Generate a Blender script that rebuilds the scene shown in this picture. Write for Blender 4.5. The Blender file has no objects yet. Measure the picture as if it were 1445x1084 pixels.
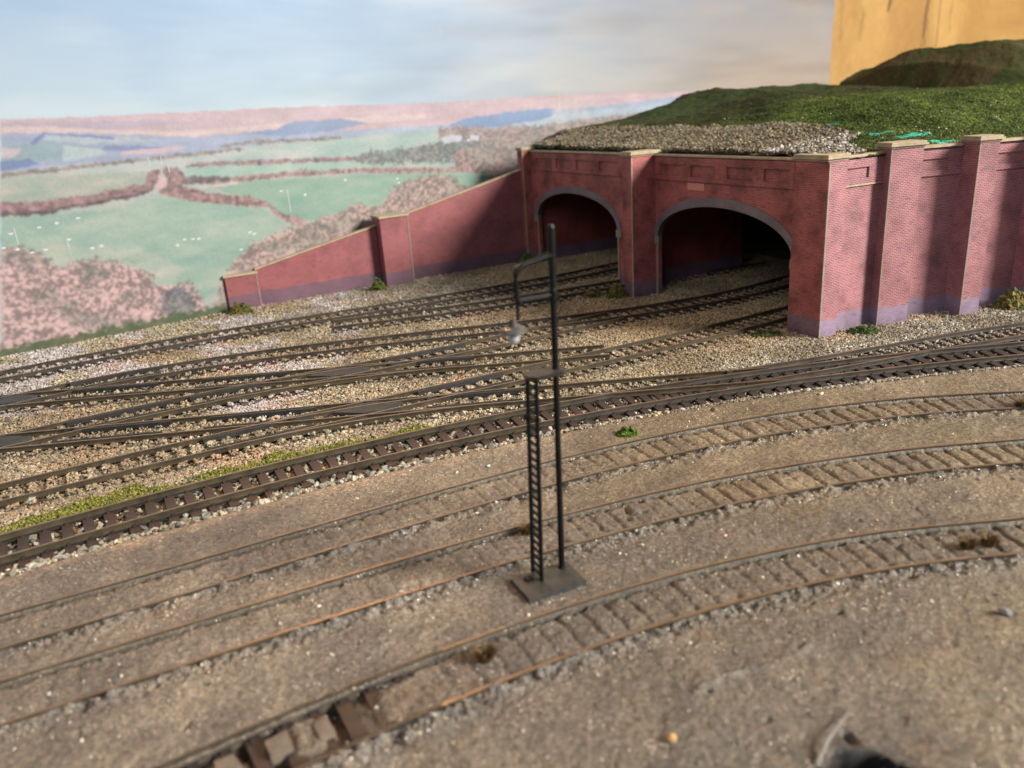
import bpy, math, random
import numpy as np

# units: 1 Blender unit = 1 cm of the model railway
S = bpy.context.scene
S.unit_settings.system = 'METRIC'
S.unit_settings.scale_length = 0.01
COL = S.collection
rng = np.random.default_rng(7)
random.seed(7)

# ------------------------------------------------------------------ camera, world, lamps, exposure
cam_d = bpy.data.cameras.new('camera')
cam = bpy.data.objects.new('camera', cam_d)
COL.objects.link(cam)
S.camera = cam
cam_d.sensor_width = 36.0
cam_d.lens = 1110.0 / 1445.0 * 36.0
cam_d.clip_start = 0.5
cam_d.clip_end = 2000.0
PITCH, ROLL = 0.337012666, -0.0701323681
from mathutils import Matrix, Vector
cp, sp = math.cos(PITCH), math.sin(PITCH)
fw = Vector((0, cp, -sp)); r0 = Vector((1, 0, 0)); u0 = r0.cross(fw)
cr, sr = math.cos(ROLL), math.sin(ROLL)
rr = r0 * cr + u0 * sr
uu = u0 * cr - r0 * sr
cam.matrix_world = Matrix(((rr.x, uu.x, -fw.x, 0), (rr.y, uu.y, -fw.y, 0), (rr.z, uu.z, -fw.z, 12.1484), (0, 0, 0, 1)))
cam_d.dof.use_dof = True
cam_d.dof.focus_distance = 34.0
cam_d.dof.aperture_fstop = cam_d.lens * 1e-3 / (2 * 0.095)
cam_d.dof.aperture_blades = 0

world = bpy.data.worlds.new('World')
S.world = world
world.use_nodes = True
bg = world.node_tree.nodes['Background']
bg.inputs['Color'].default_value = (0.80, 0.90, 1.0, 1)
bg.inputs['Strength'].default_value = 0.27

def area_lamp(name, loc, target, size, power, color, spread=math.pi):
    d = bpy.data.lights.new(name, 'AREA')
    d.shape = 'DISK'; d.size = size; d.energy = power; d.color = color; d.spread = spread
    o = bpy.data.objects.new(name, d); COL.objects.link(o)
    o.location = loc
    o.rotation_euler = (Vector(target) - Vector(loc)).to_track_quat('-Z', 'Y').to_euler()
    return o
# sunny window off to the right behind the camera
area_lamp('window_light', (223, -52, 122), (5, 36, 2), 80, 2.2e6, (1.0, 0.95, 0.875))
# added soft blue fill behind the camera to the left, lifting the shaded brick
area_lamp('fill_light', (-75, -105, 105), (6, 45, 2), 110, 1.0e5, (0.86, 0.93, 1.0))
# warm room bulb above the backdrop, mirrored as orange glints in the rails and wet plaster
area_lamp('room_bulb', (-13, 52, 35), (-6, 18, 0), 2.4, 3.0e3, (1.0, 0.50, 0.16), math.radians(100))
# warm ceiling lamp over the right end of the room
area_lamp('ceiling_bulb', (62, 62, 60), (58, 102, 14), 16, 5.0e3, (1.0, 0.66, 0.34), math.radians(120))

S.view_settings.view_transform = 'Standard'
S.view_settings.look = 'None'
S.view_settings.exposure = -0.18
S.view_settings.gamma = 1.0
S.view_settings.use_curve_mapping = False
S.cycles.max_bounces = 8
S.cycles.use_denoising = True

# ------------------------------------------------------------------ helpers
def lin(c):
    c = np.asarray(c, float) / 255.0
    return np.where(c <= 0.04045, c / 12.92, ((c + 0.055) / 1.055) ** 2.4)

def _hash(ix, iy, seed):
    n = (ix.astype(np.int64) * 374761393 + iy.astype(np.int64) * 668265263 + seed * 974634777) & 0x7fffffff
    n = ((n ^ (n >> 13)) * 1274126177) & 0x7fffffff
    n = n ^ (n >> 16)
    return (n & 0xffff) / 65535.0

def vnoise(x, y, seed=0):
    ix = np.floor(x); iy = np.floor(y)
    fx = x - ix; fy = y - iy
    fx = fx * fx * (3 - 2 * fx); fy = fy * fy * (3 - 2 * fy)
    a = _hash(ix, iy, seed); b = _hash(ix + 1, iy, seed); c = _hash(ix, iy + 1, seed); d = _hash(ix + 1, iy + 1, seed)
    return (a * (1 - fx) + b * fx) * (1 - fy) + (c * (1 - fx) + d * fx) * fy - 0.5

def fbm(x, y, octv=4, seed=0):
    t = 0; a = 1.0
    for i in range(octv):
        t = t + a * vnoise(x * 2 ** i + 17.3 * i, y * 2 ** i - 9.1 * i, seed + i)
        a *= 0.5
    return t

def ss(e0, e1, x):
    t = np.clip((x - e0) / (e1 - e0), 0, 1)
    return t * t * (3 - 2 * t)

def mesh_np(name, V, F, mats, smooth=False, uv=None, mi=None, cols=None, parent=None, attrs=None):
    """V (n,3), F list of faces or (m,k) array -> one linked mesh object"""
    me = bpy.data.meshes.new(name)
    V = np.asarray(V, np.float32)
    if isinstance(F, np.ndarray):
        m, k = F.shape
        ls = np.arange(0, m * k, k, dtype=np.int32); flat = F.astype(np.int32).ravel()
    else:
        lens = np.array([len(f) for f in F]); m = len(F)
        ls = np.concatenate([[0], np.cumsum(lens)[:-1]]).astype(np.int32)
        flat = np.concatenate([np.asarray(f) for f in F]).astype(np.int32)
    me.vertices.add(len(V)); me.vertices.foreach_set('co', V.ravel())
    me.loops.add(len(flat)); me.loops.foreach_set('vertex_index', flat)
    me.polygons.add(m); me.polygons.foreach_set('loop_start', ls)
    me.update(calc_edges=True)
    me.polygons.foreach_set('use_smooth', np.full(m, bool(smooth)))
    if mi is not None:
        me.polygons.foreach_set('material_index', np.asarray(mi, np.int32))
    if uv is not None:
        l = me.uv_layers.new(name='UVMap'); l.data.foreach_set('uv', np.asarray(uv, np.float32).ravel())
    if cols is not None:
        a = me.color_attributes.new('Col', 'FLOAT_COLOR', 'POINT')
        c4 = np.ones((len(V), 4), np.float32); c4[:, :3] = cols
        a.data.foreach_set('color', c4.ravel())
    for nm, arr in (attrs or {}).items():
        a = me.attributes.new(nm, 'FLOAT', 'POINT'); a.data.foreach_set('value', np.asarray(arr, np.float32))
    for mt in (mats if isinstance(mats, (list, tuple)) else [mats]):
        me.materials.append(mt)
    me.validate()
    o = bpy.data.objects.new(name, me); COL.objects.link(o)
    if parent is not None: o.parent = parent
    return o

def tag(o, label=None, cat=None, group=None, kind=None):
    if label: o['label'] = label
    if cat: o['category'] = cat
    if group: o['group'] = group
    if kind: o['kind'] = kind
    return o

def empty(name, loc, label, cat, group=None):
    o = bpy.data.objects.new(name, None); COL.objects.link(o)
    o.location = loc; o.empty_display_size = 0.5
    return tag(o, label, cat, group)

class MB:
    """collects faces with uvs; build() links them as one mesh"""
    def __init__(s): s.v = []; s.f = []; s.uv = []; s.mi = []
    def face(s, pts, uvs=None, mi=0):
        b = len(s.v); s.v += [tuple(p) for p in pts]; s.f.append(list(range(b, b + len(pts))))
        s.uv += list(uvs) if uvs is not None else [(p[0], p[2]) for p in pts]; s.mi.append(mi)
    def build(s, name, mats, parent=None, smooth=False, origin=None):
        V = np.array(s.v, float)
        if origin is not None: V = V - np.array(origin)
        return mesh_np(name, V, s.f, mats, smooth, s.uv, s.mi, parent=parent)
    def box(s, fr, a0, a1, z0, z1, n0, n1, mi=0, faces='ftblru'):
        """box in a wall frame: along a, up z, outward n"""
        P = lambda a, z, n: fr(a, z, n)
        s.face([P(a0, z0, n1), P(a1, z0, n1), P(a1, z1, n1), P(a0, z1, n1)], [(a0, z0), (a1, z0), (a1, z1), (a0, z1)], mi)
        s.face([P(a1, z0, n0), P(a0, z0, n0), P(a0, z1, n0), P(a1, z1, n0)], [(a1, z0), (a0, z0), (a0, z1), (a1, z1)], mi)
        s.face([P(a0, z0, n0), P(a0, z0, n1), P(a0, z1, n1), P(a0, z1, n0)], [(n0, z0), (n1, z0), (n1, z1), (n0, z1)], mi)
        s.face([P(a1, z0, n1), P(a1, z0, n0), P(a1, z1, n0), P(a1, z1, n1)], [(n1, z0), (n0, z0), (n0, z1), (n1, z1)], mi)
        s.face([P(a0, z1, n1), P(a1, z1, n1), P(a1, z1, n0), P(a0, z1, n0)], [(a0, n1), (a1, n1), (a1, n0), (a0, n0)], mi)
        s.face([P(a0, z0, n0), P(a1, z0, n0), P(a1, z0, n1), P(a0, z0, n1)], [(a0, n0), (a1, n0), (a1, n1), (a0, n1)], mi)
        return s
    def tube(s, pts, rad, seg=10, mi=0, cap=True):
        pts = [Vector(p) for p in pts]; rad = rad if isinstance(rad, (list, tuple)) else [rad] * len(pts)
        rings = []
        for i, p in enumerate(pts):
            t = (pts[min(i + 1, len(pts) - 1)] - pts[max(i - 1, 0)]).normalized()
            a = t.cross(Vector((0, 0, 1)))
            if a.length < 1e-3: a = t.cross(Vector((0, 1, 0)))
            a.normalize(); b = t.cross(a)
            rings.append([p + (a * math.cos(k * 2 * math.pi / seg) + b * math.sin(k * 2 * math.pi / seg)) * rad[i] for k in range(seg)])
        for r1, r2 in zip(rings[:-1], rings[1:]):
            for k in range(seg):
                s.face([r1[k], r1[(k + 1) % seg], r2[(k + 1) % seg], r2[k]], mi=mi)
        if cap:
            s.face(rings[0][::-1], mi=mi); s.face(rings[-1], mi=mi)
        return s
    def lathe(s, c, prof, seg=28, mi=0):
        rings = [[(c[0] + r * math.cos(k * 2 * math.pi / seg), c[1] + r * math.sin(k * 2 * math.pi / seg), c[2] + z) for k in range(seg)] for r, z in prof]
        for r1, r2 in zip(rings[:-1], rings[1:]):
            for k in range(seg): s.face([r1[k], r1[(k + 1) % seg], r2[(k + 1) % seg], r2[k]], mi=mi)
        return s

def frame(P, d):
    d = np.array(d, float); d /= np.hypot(*d)
    n = np.array([d[1], -d[0]])          # outward normal: to the right of the direction of travel
    return lambda a, z, nn: (P[0] + d[0] * a + n[0] * nn, P[1] + d[1] * a + n[1] * nn, z)

# ------------------------------------------------------------------ materials
def new_mat(name):
    m = bpy.data.materials.new(name); m.use_nodes = True
    nt = m.node_tree; return m, nt, nt.nodes['Principled BSDF']
def nd(nt, typ, **kw):
    n = nt.nodes.new(typ)
    for k, v in kw.items():
        if k.startswith('_'): setattr(n, k[1:], v)
        else: n.inputs[k.replace('__', ' ')].default_value = v
    return n
def ramp(nt, fac, stops):
    r = nt.nodes.new('ShaderNodeValToRGB'); e = r.color_ramp.elements
    while len(e) < len(stops): e.new(0.5)
    for el, (p, c) in zip(e, stops): el.position = p; el.color = (*c, 1) if len(c) == 3 else c
    nt.links.new(fac, r.inputs[0]); return r
def mixc(nt, fac, a, b, mode='MIX'):
    m = nt.nodes.new('ShaderNodeMix'); m.data_type = 'RGBA'; m.blend_type = mode
    for s, v in ((0, fac), (6, a), (7, b)):
        if isinstance(v, (int, float)): m.inputs[s].default_value = v
        elif isinstance(v, (tuple, list)): m.inputs[s].default_value = (*v, 1) if len(v) == 3 else v
        else: nt.links.new(v, m.inputs[s])
    return m.outputs[2]
def math_n(nt, op, a, b=None, c=None):
    m = nt.nodes.new('ShaderNodeMath'); m.operation = op
    for i, v in enumerate((a, b, c)):
        if v is None: continue
        if isinstance(v, (int, float)): m.inputs[i].default_value = v
        else: nt.links.new(v, m.inputs[i])
    return m.outputs[0]
def bump(nt, bs, h, strength=0.5, dist=0.05):
    b = nt.nodes.new('ShaderNodeBump'); b.inputs['Strength'].default_value = strength; b.inputs['Distance'].default_value = dist
    nt.links.new(h, b.inputs['Height']); nt.links.new(b.outputs[0], bs.inputs['Normal'])
def objco(nt): return nt.nodes.new('ShaderNodeTexCoord').outputs['Object']
def noise(nt, vec, scale, detail=4, rough=0.55):
    n = nd(nt, 'ShaderNodeTexNoise', Scale=scale, Detail=detail, Roughness=rough); nt.links.new(vec, n.inputs['Vector']); return n.outputs['Fac']

def mottled(name, c1, c2, scale=3, rough=0.6, metal=0.0, bmp=0.4, bdist=0.02, spec=0.5, fine=20):
    m, nt, bs = new_mat(name)
    co = objco(nt); f = noise(nt, co, scale, 6, 0.65)
    r = ramp(nt, f, [(0.3, c1), (0.7, c2)])
    nt.links.new(r.outputs[0], bs.inputs['Base Color'])
    bs.inputs['Roughness'].default_value = rough; bs.inputs['Metallic'].default_value = metal
    bs.inputs['Specular IOR Level'].default_value = spec
    if bmp: bump(nt, bs, noise(nt, co, fine, 5, 0.7), bmp, bdist)
    return m

def brick(name, c1, c2, c3, mortar, band1=(0.10, 0.075, 0.13), band2=(0.14, 0.10, 0.16), band_z=0.72, stain=0.35):
    m, nt, bs = new_mat(name)
    uv = nt.nodes.new('ShaderNodeUVMap'); uv.uv_map = 'UVMap'
    b = nd(nt, 'ShaderNodeTexBrick', Scale=1.0, Color1=(*c1, 1), Color2=(*c2, 1), Mortar=(*mortar, 1))
    b.inputs['Mortar Size'].default_value = 0.016; b.inputs['Mortar Smooth'].default_value = 0.2; b.inputs['Bias'].default_value = -0.1
    b.inputs['Brick Width'].default_value = 0.25; b.inputs['Row Height'].default_value = 0.088
    nt.links.new(uv.outputs[0], b.inputs['Vector'])
    # blue brick patches
    mp = nd(nt, 'ShaderNodeMapping'); mp.inputs['Scale'].default_value = (2.2, 7.0, 1); nt.links.new(uv.outputs[0], mp.inputs[0])
    pf = noise(nt, mp.outputs[0], 1.0, 3, 0.6)
    pr = ramp(nt, pf, [(0.58, (0, 0, 0)), (0.66, (1, 1, 1))])
    col = mixc(nt, math_n(nt, 'MULTIPLY', pr.outputs[0], 0.7), b.outputs['Color'], c3)
    # engineering blue band at the foot, ragged upper edge
    sep = nt.nodes.new('ShaderNodeSeparateXYZ'); nt.links.new(uv.outputs[0], sep.inputs[0])
    zr = math_n(nt, 'ADD', sep.outputs[1], math_n(nt, 'MULTIPLY', noise(nt, uv.outputs[0], 2.4, 2, 0.5), 0.30))
    bandf = ramp(nt, math_n(nt, 'SUBTRACT', zr, band_z - 0.5 + 0.15), [(0.485, (1, 1, 1)), (0.515, (0, 0, 0))])
    bb = nd(nt, 'ShaderNodeTexBrick', Scale=1.0, Color1=(*band1, 1), Color2=(*band2, 1), Mortar=tuple(0.75 * x for x in mortar) + (1,))
    bb.inputs['Mortar Size'].default_value = 0.016; bb.inputs['Brick Width'].default_value = 0.25; bb.inputs['Row Height'].default_value = 0.088
    nt.links.new(uv.outputs[0], bb.inputs['Vector'])
    col = mixc(nt, bandf.outputs[0], col, bb.outputs['Color'])
    # soot and wear in large uneven patches
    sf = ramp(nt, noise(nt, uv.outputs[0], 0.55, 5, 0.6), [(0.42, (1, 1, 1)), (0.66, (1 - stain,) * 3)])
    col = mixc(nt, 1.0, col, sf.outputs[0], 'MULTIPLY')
    wf = ramp(nt, noise(nt, uv.outputs[0], 3.2, 6, 0.75), [(0.64, (0, 0, 0)), (0.78, (0.55, 0.55, 0.55))])
    col = mixc(nt, math_n(nt, 'MULTIPLY', wf.outputs[0], 0.45), col, (0.62, 0.55, 0.55))
    nt.links.new(col, bs.inputs['Base Color'])
    bs.inputs['Roughness'].default_value = 0.55; bs.inputs['Specular IOR Level'].default_value = 0.35
    bump(nt, bs, b.outputs['Fac'], -0.35, 0.012)
    return m

M = {}
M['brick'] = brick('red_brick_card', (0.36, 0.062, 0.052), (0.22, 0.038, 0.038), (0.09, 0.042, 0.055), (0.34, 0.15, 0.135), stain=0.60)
M['brick_side'] = brick('pink_red_brick_card', (0.29, 0.072, 0.076), (0.20, 0.048, 0.055), (0.115, 0.076, 0.125), (0.40, 0.25, 0.265), (0.16, 0.13, 0.23), (0.22, 0.18, 0.29), 0.62, 0.42)
M['brick_wing'] = brick('dull_red_brick_card', (0.25, 0.050, 0.050), (0.18, 0.036, 0.038), (0.11, 0.046, 0.058), (0.27, 0.125, 0.13), (0.075, 0.050, 0.085), (0.10, 0.065, 0.11), 0.70, 0.25)
M['blue_brick'] = brick('blue_arch_brick_card', (0.11, 0.085, 0.10), (0.15, 0.11, 0.13), (0.17, 0.12, 0.12), (0.22, 0.18, 0.18), band_z=-5)
M['liner'] = brick('dark_red_liner_card', (0.24, 0.034, 0.026), (0.18, 0.026, 0.022), (0.10, 0.028, 0.028), (0.17, 0.065, 0.055))
M['card_edge'] = mottled('bare_card_edge', (0.26, 0.19, 0.12), (0.42, 0.32, 0.20), 6, 0.8)
M['coping'] = mottled('cream_coping_card', (0.24, 0.185, 0.115), (0.42, 0.33, 0.215), 2.2, 0.7)
M['impost'] = mottled('grey_stone_card', (0.16, 0.125, 0.095), (0.27, 0.22, 0.17), 5, 0.7)
M['plaque'] = mottled('red_plaque_card', (0.50, 0.17, 0.13), (0.56, 0.22, 0.17), 9, 0.6)
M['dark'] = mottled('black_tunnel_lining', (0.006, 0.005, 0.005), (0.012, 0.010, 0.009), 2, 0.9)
M['rail_side'] = mottled('weathered_rail_web', (0.030, 0.023, 0.014), (0.088, 0.068, 0.040), 1.6, 0.45, 0.15, 0.3, 0.008)
M['rail_top'] = mottled('worn_rail_head', (0.14, 0.09, 0.058), (0.24, 0.16, 0.105), 2.0, 0.36, 0.30, 0.15, 0.004)
M['rail_dark'] = mottled('dark_rail_web', (0.020, 0.017, 0.014), (0.07, 0.055, 0.04), 1.2, 0.5, 0.1, 0.3, 0.008)
M['sleeper'] = mottled('dark_brown_sleeper_plastic', (0.020, 0.012, 0.010), (0.048, 0.030, 0.025), 2.5, 0.6, 0, 0.4, 0.01)
M['sleeper_grey'] = mottled('dusty_sleeper_plastic', (0.04, 0.033, 0.028), (0.11, 0.09, 0.075), 2.5, 0.6, 0, 0.4, 0.01)
M['black_plastic'] = mottled('black_check_rail_plastic', (0.010, 0.009, 0.008), (0.024, 0.022, 0.020), 2.5, 0.6, 0, 0.3, 0.008)
M['plate'] = mottled('dusty_crossing_plate_plastic', (0.016, 0.0145, 0.013), (0.036, 0.033, 0.029), 1.4, 0.6, 0, 0.3, 0.008)
M['lamp_black'] = mottled('black_lamp_paint', (0.003, 0.003, 0.003), (0.008, 0.0075, 0.007), 3, 0.42, 0, 0.25, 0.006, 0.18)
M['lamp_grey'] = mottled('grey_dusty_lamp_paint', (0.014, 0.012, 0.011), (0.040, 0.036, 0.032), 5, 0.5, 0, 0.3, 0.006)
M['lamp_base'] = mottled('dusty_base_paint', (0.016, 0.0165, 0.0165), (0.048, 0.047, 0.043), 2.6, 0.35, 0, 0.5, 0.01)
M['shade'] = mottled('grey_shade_plastic', (0.045, 0.042, 0.04), (0.10, 0.094, 0.09), 5, 0.4, 0, 0.2, 0.005)
M['shade_cap'] = mottled('brown_shade_cap', (0.02, 0.012, 0.008), (0.05, 0.028, 0.016), 5, 0.6)
m, nt, bs = new_mat('clear_bulb_glass'); M['bulb'] = m
bs.inputs['Base Color'].default_value = (0.50, 0.50, 0.52, 1); bs.inputs['Roughness'].default_value = 0.12
bs.inputs['Transmission Weight'].default_value = 0.35; bs.inputs['Coat Weight'].default_value = 0.6

def attr_mat(name, rough=0.7, spec=0.4, bscale=25, bstr=0.5, bdist=0.02, var=0.25, vscale=6):
    m, nt, bs = new_mat(name)
    a = nt.nodes.new('ShaderNodeAttribute'); a.attribute_name = 'Col'
    co = objco(nt)
    v = ramp(nt, noise(nt, co, vscale, 4), [(0.3, (1 - var,) * 3), (0.7, (1 + var,) * 3)])
    nt.links.new(mixc(nt, 1.0, a.outputs['Color'], v.outputs[0], 'MULTIPLY'), bs.inputs['Base Color'])
    bs.inputs['Roughness'].default_value = rough; bs.inputs['Specular IOR Level'].default_value = spec
    if bstr: bump(nt, bs, noise(nt, co, bscale, 4, 0.7), bstr, bdist)
    return m
M['stone'] = attr_mat('ballast_stone', 0.75, 0.4, 22, 0.4, 0.02, 0.2, 14)
M['leaf'] = attr_mat('scatter_foam', 0.85, 0.2, 22, 0.3, 0.02, 0.2, 10)
M['hill'] = attr_mat('grass_mat', 0.9, 0.15, 7, 0.9, 0.12, 0.45, 5)
M['blade'] = attr_mat('dry_fibre', 0.7, 0.3, 22, 0.0, 0.02, 0.2, 10)

# plaster ground
m, nt, bs = new_mat('weathered_plaster_ground'); M['ground'] = m
a = nt.nodes.new('ShaderNodeAttribute'); a.attribute_name = 'Col'
g = nt.nodes.new('ShaderNodeAttribute'); g.attribute_name = 'gloss'
co = objco(nt)
v1 = ramp(nt, noise(nt, co, 0.55, 6, 0.62), [(0.32, (0.74, 0.735, 0.74)), (0.68, (1.26, 1.25, 1.21))])
v2 = ramp(nt, noise(nt, co, 9, 5, 0.7), [(0.34, (0.42, 0.42, 0.43)), (0.66, (1.30, 1.29, 1.26))])
v3 = ramp(nt, noise(nt, co, 26, 3, 0.6), [(0.36, (0.50, 0.50, 0.50)), (0.64, (1.42, 1.41, 1.38))])
col = mixc(nt, 1.0, mixc(nt, 1.0, mixc(nt, 1.0, a.outputs['Color'], v3.outputs[0], 'MULTIPLY'), v1.outputs[0], 'MULTIPLY'), v2.outputs[0], 'MULTIPLY')
vo = nd(nt, 'ShaderNodeTexVoronoi', Scale=7.5); nt.links.new(co, vo.inputs['Vector'])
wn = nt.nodes.new('ShaderNodeSeparateColor'); nt.links.new(vo.outputs['Color'], wn.inputs[0])
thr = math_n(nt, 'MULTIPLY', math_n(nt, 'SUBTRACT', wn.outputs[0], 0.70), 0.62)
sp1 = math_n(nt, 'LESS_THAN', vo.outputs['Distance'], math_n(nt, 'MULTIPLY', thr, ramp(nt, noise(nt, co, 0.35, 3), [(0.35, (0.35,) * 3), (0.65, (1.25,) * 3)]).outputs[0]))
col = mixc(nt, math_n(nt, 'MULTIPLY', sp1, 0.75), col, (0.70, 0.60, 0.46))
vo3 = nd(nt, 'ShaderNodeTexVoronoi', Scale=12.0); nt.links.new(co, vo3.inputs['Vector'])
wn3 = nt.nodes.new('ShaderNodeSeparateColor'); nt.links.new(vo3.outputs['Color'], wn3.inputs[0])
dens = ramp(nt, noise(nt, co, 0.45, 4, 0.65), [(0.42, (0.0,) * 3), (0.66, (1.0,) * 3)])
sp3 = math_n(nt, 'LESS_THAN', vo3.outputs['Distance'], math_n(nt, 'MULTIPLY', math_n(nt, 'SUBTRACT', wn3.outputs[0], 0.52), math_n(nt, 'MULTIPLY', dens.outputs[0], 1.0)))
col = mixc(nt, math_n(nt, 'MULTIPLY', sp3, 0.8), col, (0.72, 0.60, 0.44))  # specular sparkle painted in as tiny pale specks
vo2 = nd(nt, 'ShaderNodeTexVoronoi', Scale=5.0); nt.links.new(co, vo2.inputs['Vector'])
wn2 = nt.nodes.new('ShaderNodeSeparateColor'); nt.links.new(vo2.outputs['Color'], wn2.inputs[0])
sp2 = math_n(nt, 'LESS_THAN', vo2.outputs['Distance'], math_n(nt, 'MULTIPLY', math_n(nt, 'SUBTRACT', wn2.outputs[1], 0.78), 0.6))
col = mixc(nt, math_n(nt, 'MULTIPLY', sp2, 0.6), col, (0.05, 0.042, 0.035))
nt.links.new(col, bs.inputs['Base Color'])
rg = nt.nodes.new('ShaderNodeMapRange'); rg.inputs['To Min'].default_value = 0.52; rg.inputs['To Max'].default_value = 0.10
nt.links.new(g.outputs['Fac'], rg.inputs['Value'])
rn = math_n(nt, 'MULTIPLY', rg.outputs[0], ramp(nt, noise(nt, co, 5, 4), [(0.3, (0.75,) * 3), (0.7, (1.2,) * 3)]).outputs[0])
nt.links.new(rn, bs.inputs['Roughness'])
bs.inputs['Specular IOR Level'].default_value = 0.5
hsum = math_n(nt, 'ADD', noise(nt, co, 14, 6, 0.75), math_n(nt, 'MULTIPLY', sp1, 0.4))
bump(nt, bs, hsum, 0.95, 0.060)

# printed backdrop paper
m, nt, bs = new_mat('printed_backdrop_paper'); M['poster'] = m
a = nt.nodes.new('ShaderNodeAttribute'); a.attribute_name = 'Col'
nt.links.new(a.outputs['Color'], bs.inputs['Base Color'])
bs.inputs['Roughness'].default_value = 0.5; bs.inputs['Specular IOR Level'].default_value = 0.3
co = objco(nt); mp = nd(nt, 'ShaderNodeMapping'); mp.inputs['Scale'].default_value = (0.12, 0.12, 0.5); nt.links.new(co, mp.inputs[0])
bump(nt, bs, noise(nt, mp.outputs[0], 1.0, 2, 0.5), 0.10, 0.5)

M['wall'] = attr_mat('yellow_wall_paint', 0.5, 0.4, 0.9, 0.2, 0.15, 0.05, 0.5)

# ------------------------------------------------------------------ the setting out of the tracks (centre lines on the board)
ROUTES = {
'Y1':[(-20.47,14.77),(-14.15,17.77),(-10.44,19.53),(-6.75,21.36),(-3.06,23.17),(0.67,24.87),(4.47,26.37),(8.37,27.58),(12.40,28.42),(16.59,28.78),(20.98,28.59),(26.98,28.32)],
'Y2':[(-18.79,12.02),(-12.45,14.97),(-8.30,16.91),(-4.14,18.81),(0.06,20.59),(4.34,22.13),(8.75,23.32),(13.31,24.06),(18.06,24.23),(24.06,24.45)],
'Y3':[(-11.90,9.34),(-7.55,11.81),(-3.38,14.18),(0.91,16.22),(5.34,17.79),(9.97,18.78),(14.83,19.06),(20.82,19.40)],
'M1':[(-23.03,18.95),(-16.95,22.43),(-13.08,24.64),(-9.14,26.64),(-5.13,28.41),(-1.06,29.97),(3.07,31.32),(7.27,32.45),(11.54,33.36),(15.87,34.06),(20.26,34.54),(24.72,34.82),(32.70,35.31)],
'P':[(-26.36,22.89),(-19.29,26.63),(-15.73,28.52),(-12.12,30.32),(-8.48,32.06),(-4.83,33.77),(-1.17,35.45),(2.49,37.15),(6.14,38.87),(9.76,40.64),(13.35,42.49),(16.88,44.44),(29.15,51.18)],
'Q':[(-30.76,31.40),(-22.78,31.91),(-18.50,32.18),(-14.22,32.46),(-9.94,32.73),(-5.66,32.99),(-1.38,33.22),(2.90,33.42),(7.19,33.58),(11.48,33.69),(11.98,33.70)],
'C':[(-27.64,28.94),(-22.41,31.89),(-18.45,34.12),(-14.38,36.11),(-10.24,37.96),(-6.09,39.78),(-1.98,41.67),(2.05,43.75),(6.49,46.05)],
'D':[(-30.48,37.49),(-24.49,37.81),(-20.41,38.04),(-16.34,38.24),(-12.26,38.44),(-8.18,38.62),(-4.10,38.80),(-0.02,38.97),(4.07,39.13),(5.06,39.17)],
'F':[(-31.76,33.63),(-25.86,37.39),(-22.03,39.83),(-18.03,41.61),(-13.89,42.87),(-9.65,43.77),(-5.35,44.46),(-1.04,45.07),(3.25,45.77),(7.48,46.71),(11.61,48.02),(15.60,49.86),(19.41,52.37),(31.08,60.10)],
'G':[(-33.66,39.04),(-28.67,42.36),(-25.07,44.75),(-21.32,46.84),(-17.46,48.70),(-13.53,50.42),(-9.56,52.06),(-5.59,53.70),(-1.66,55.43),(2.20,57.30),(5.94,59.40),(9.53,61.80),(17.85,67.36)],
'G2':[(-11.08,48.90),(-8.15,49.54),(-4.69,50.30),(-1.32,51.28),(1.99,52.45),(5.25,53.73),(8.49,55.07),(19.58,59.66)],
'N':[(10.22,33.62),(11.67,33.99),(14.68,34.76),(17.67,35.62),(20.65,36.49),(23.66,37.29),(26.69,37.95),(36.46,40.07)],
}
GAUGE = 1.65
def catmull(P, step=0.35):
    P = np.array(P, float); P = np.vstack([2 * P[0] - P[1], P, 2 * P[-1] - P[-2]])
    out = []
    for i in range(1, len(P) - 2):
        p0, p1, p2, p3 = P[i - 1:i + 3]
        # centripetal-ish: scale tangents for uneven spans
        L = np.linalg.norm(p2 - p1); n = max(2, int(L / step))
        m1 = (p2 - p0) / (np.linalg.norm(p2 - p1) + np.linalg.norm(p1 - p0)) * L
        m2 = (p3 - p1) / (np.linalg.norm(p3 - p2) + np.linalg.norm(p2 - p1)) * L
        t = np.linspace(0, 1, n, endpoint=False)[:, None]
        h = (2 * t**3 - 3 * t**2 + 1) * p1 + (t**3 - 2 * t**2 + t) * m1 + (-2 * t**3 + 3 * t**2) * p2 + (t**3 - t**2) * m2
        out.append(h)
    out.append(P[-2][None]); return np.vstack(out)
class Route:
    def __init__(s, key):
        s.C = catmull(ROUTES[key]); d = np.gradient(s.C, axis=0); s.T = d / np.linalg.norm(d, axis=1)[:, None]
        s.N = np.c_[-s.T[:, 1], s.T[:, 0]]
        s.arc = np.r_[0, np.cumsum(np.linalg.norm(np.diff(s.C, axis=0), axis=1))]
    def at(s, arc):
        i = np.clip(np.searchsorted(s.arc, arc), 1, len(s.arc) - 1); t = (arc - s.arc[i - 1]) / (s.arc[i] - s.arc[i - 1])
        return s.C[i - 1] * (1 - t) + s.C[i] * t, s.T[i]
    def offset(s, x, y):
        """signed distance to the far (+) side and arc length, for the gently curved route"""
        cx = s.C[:, 0]; o = 0; xf = x
        for _ in range(3):
            yc = np.interp(xf, cx, s.C[:, 1]); th = np.interp(xf, cx, np.arctan2(s.T[:, 1], s.T[:, 0]))
            o = (y - (yc + np.tan(th) * (x - xf))) * np.cos(th); xf = x + o * np.sin(th)
        arc = np.interp(xf, cx, s.arc)
        out = (xf < cx[0]) | (xf > cx[-1])
        return np.where(out, 99.0 * np.sign(o + 1e-9), o), arc
RT = {k: Route(k) for k in ROUTES}
PITCH_S = 0.65

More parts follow.
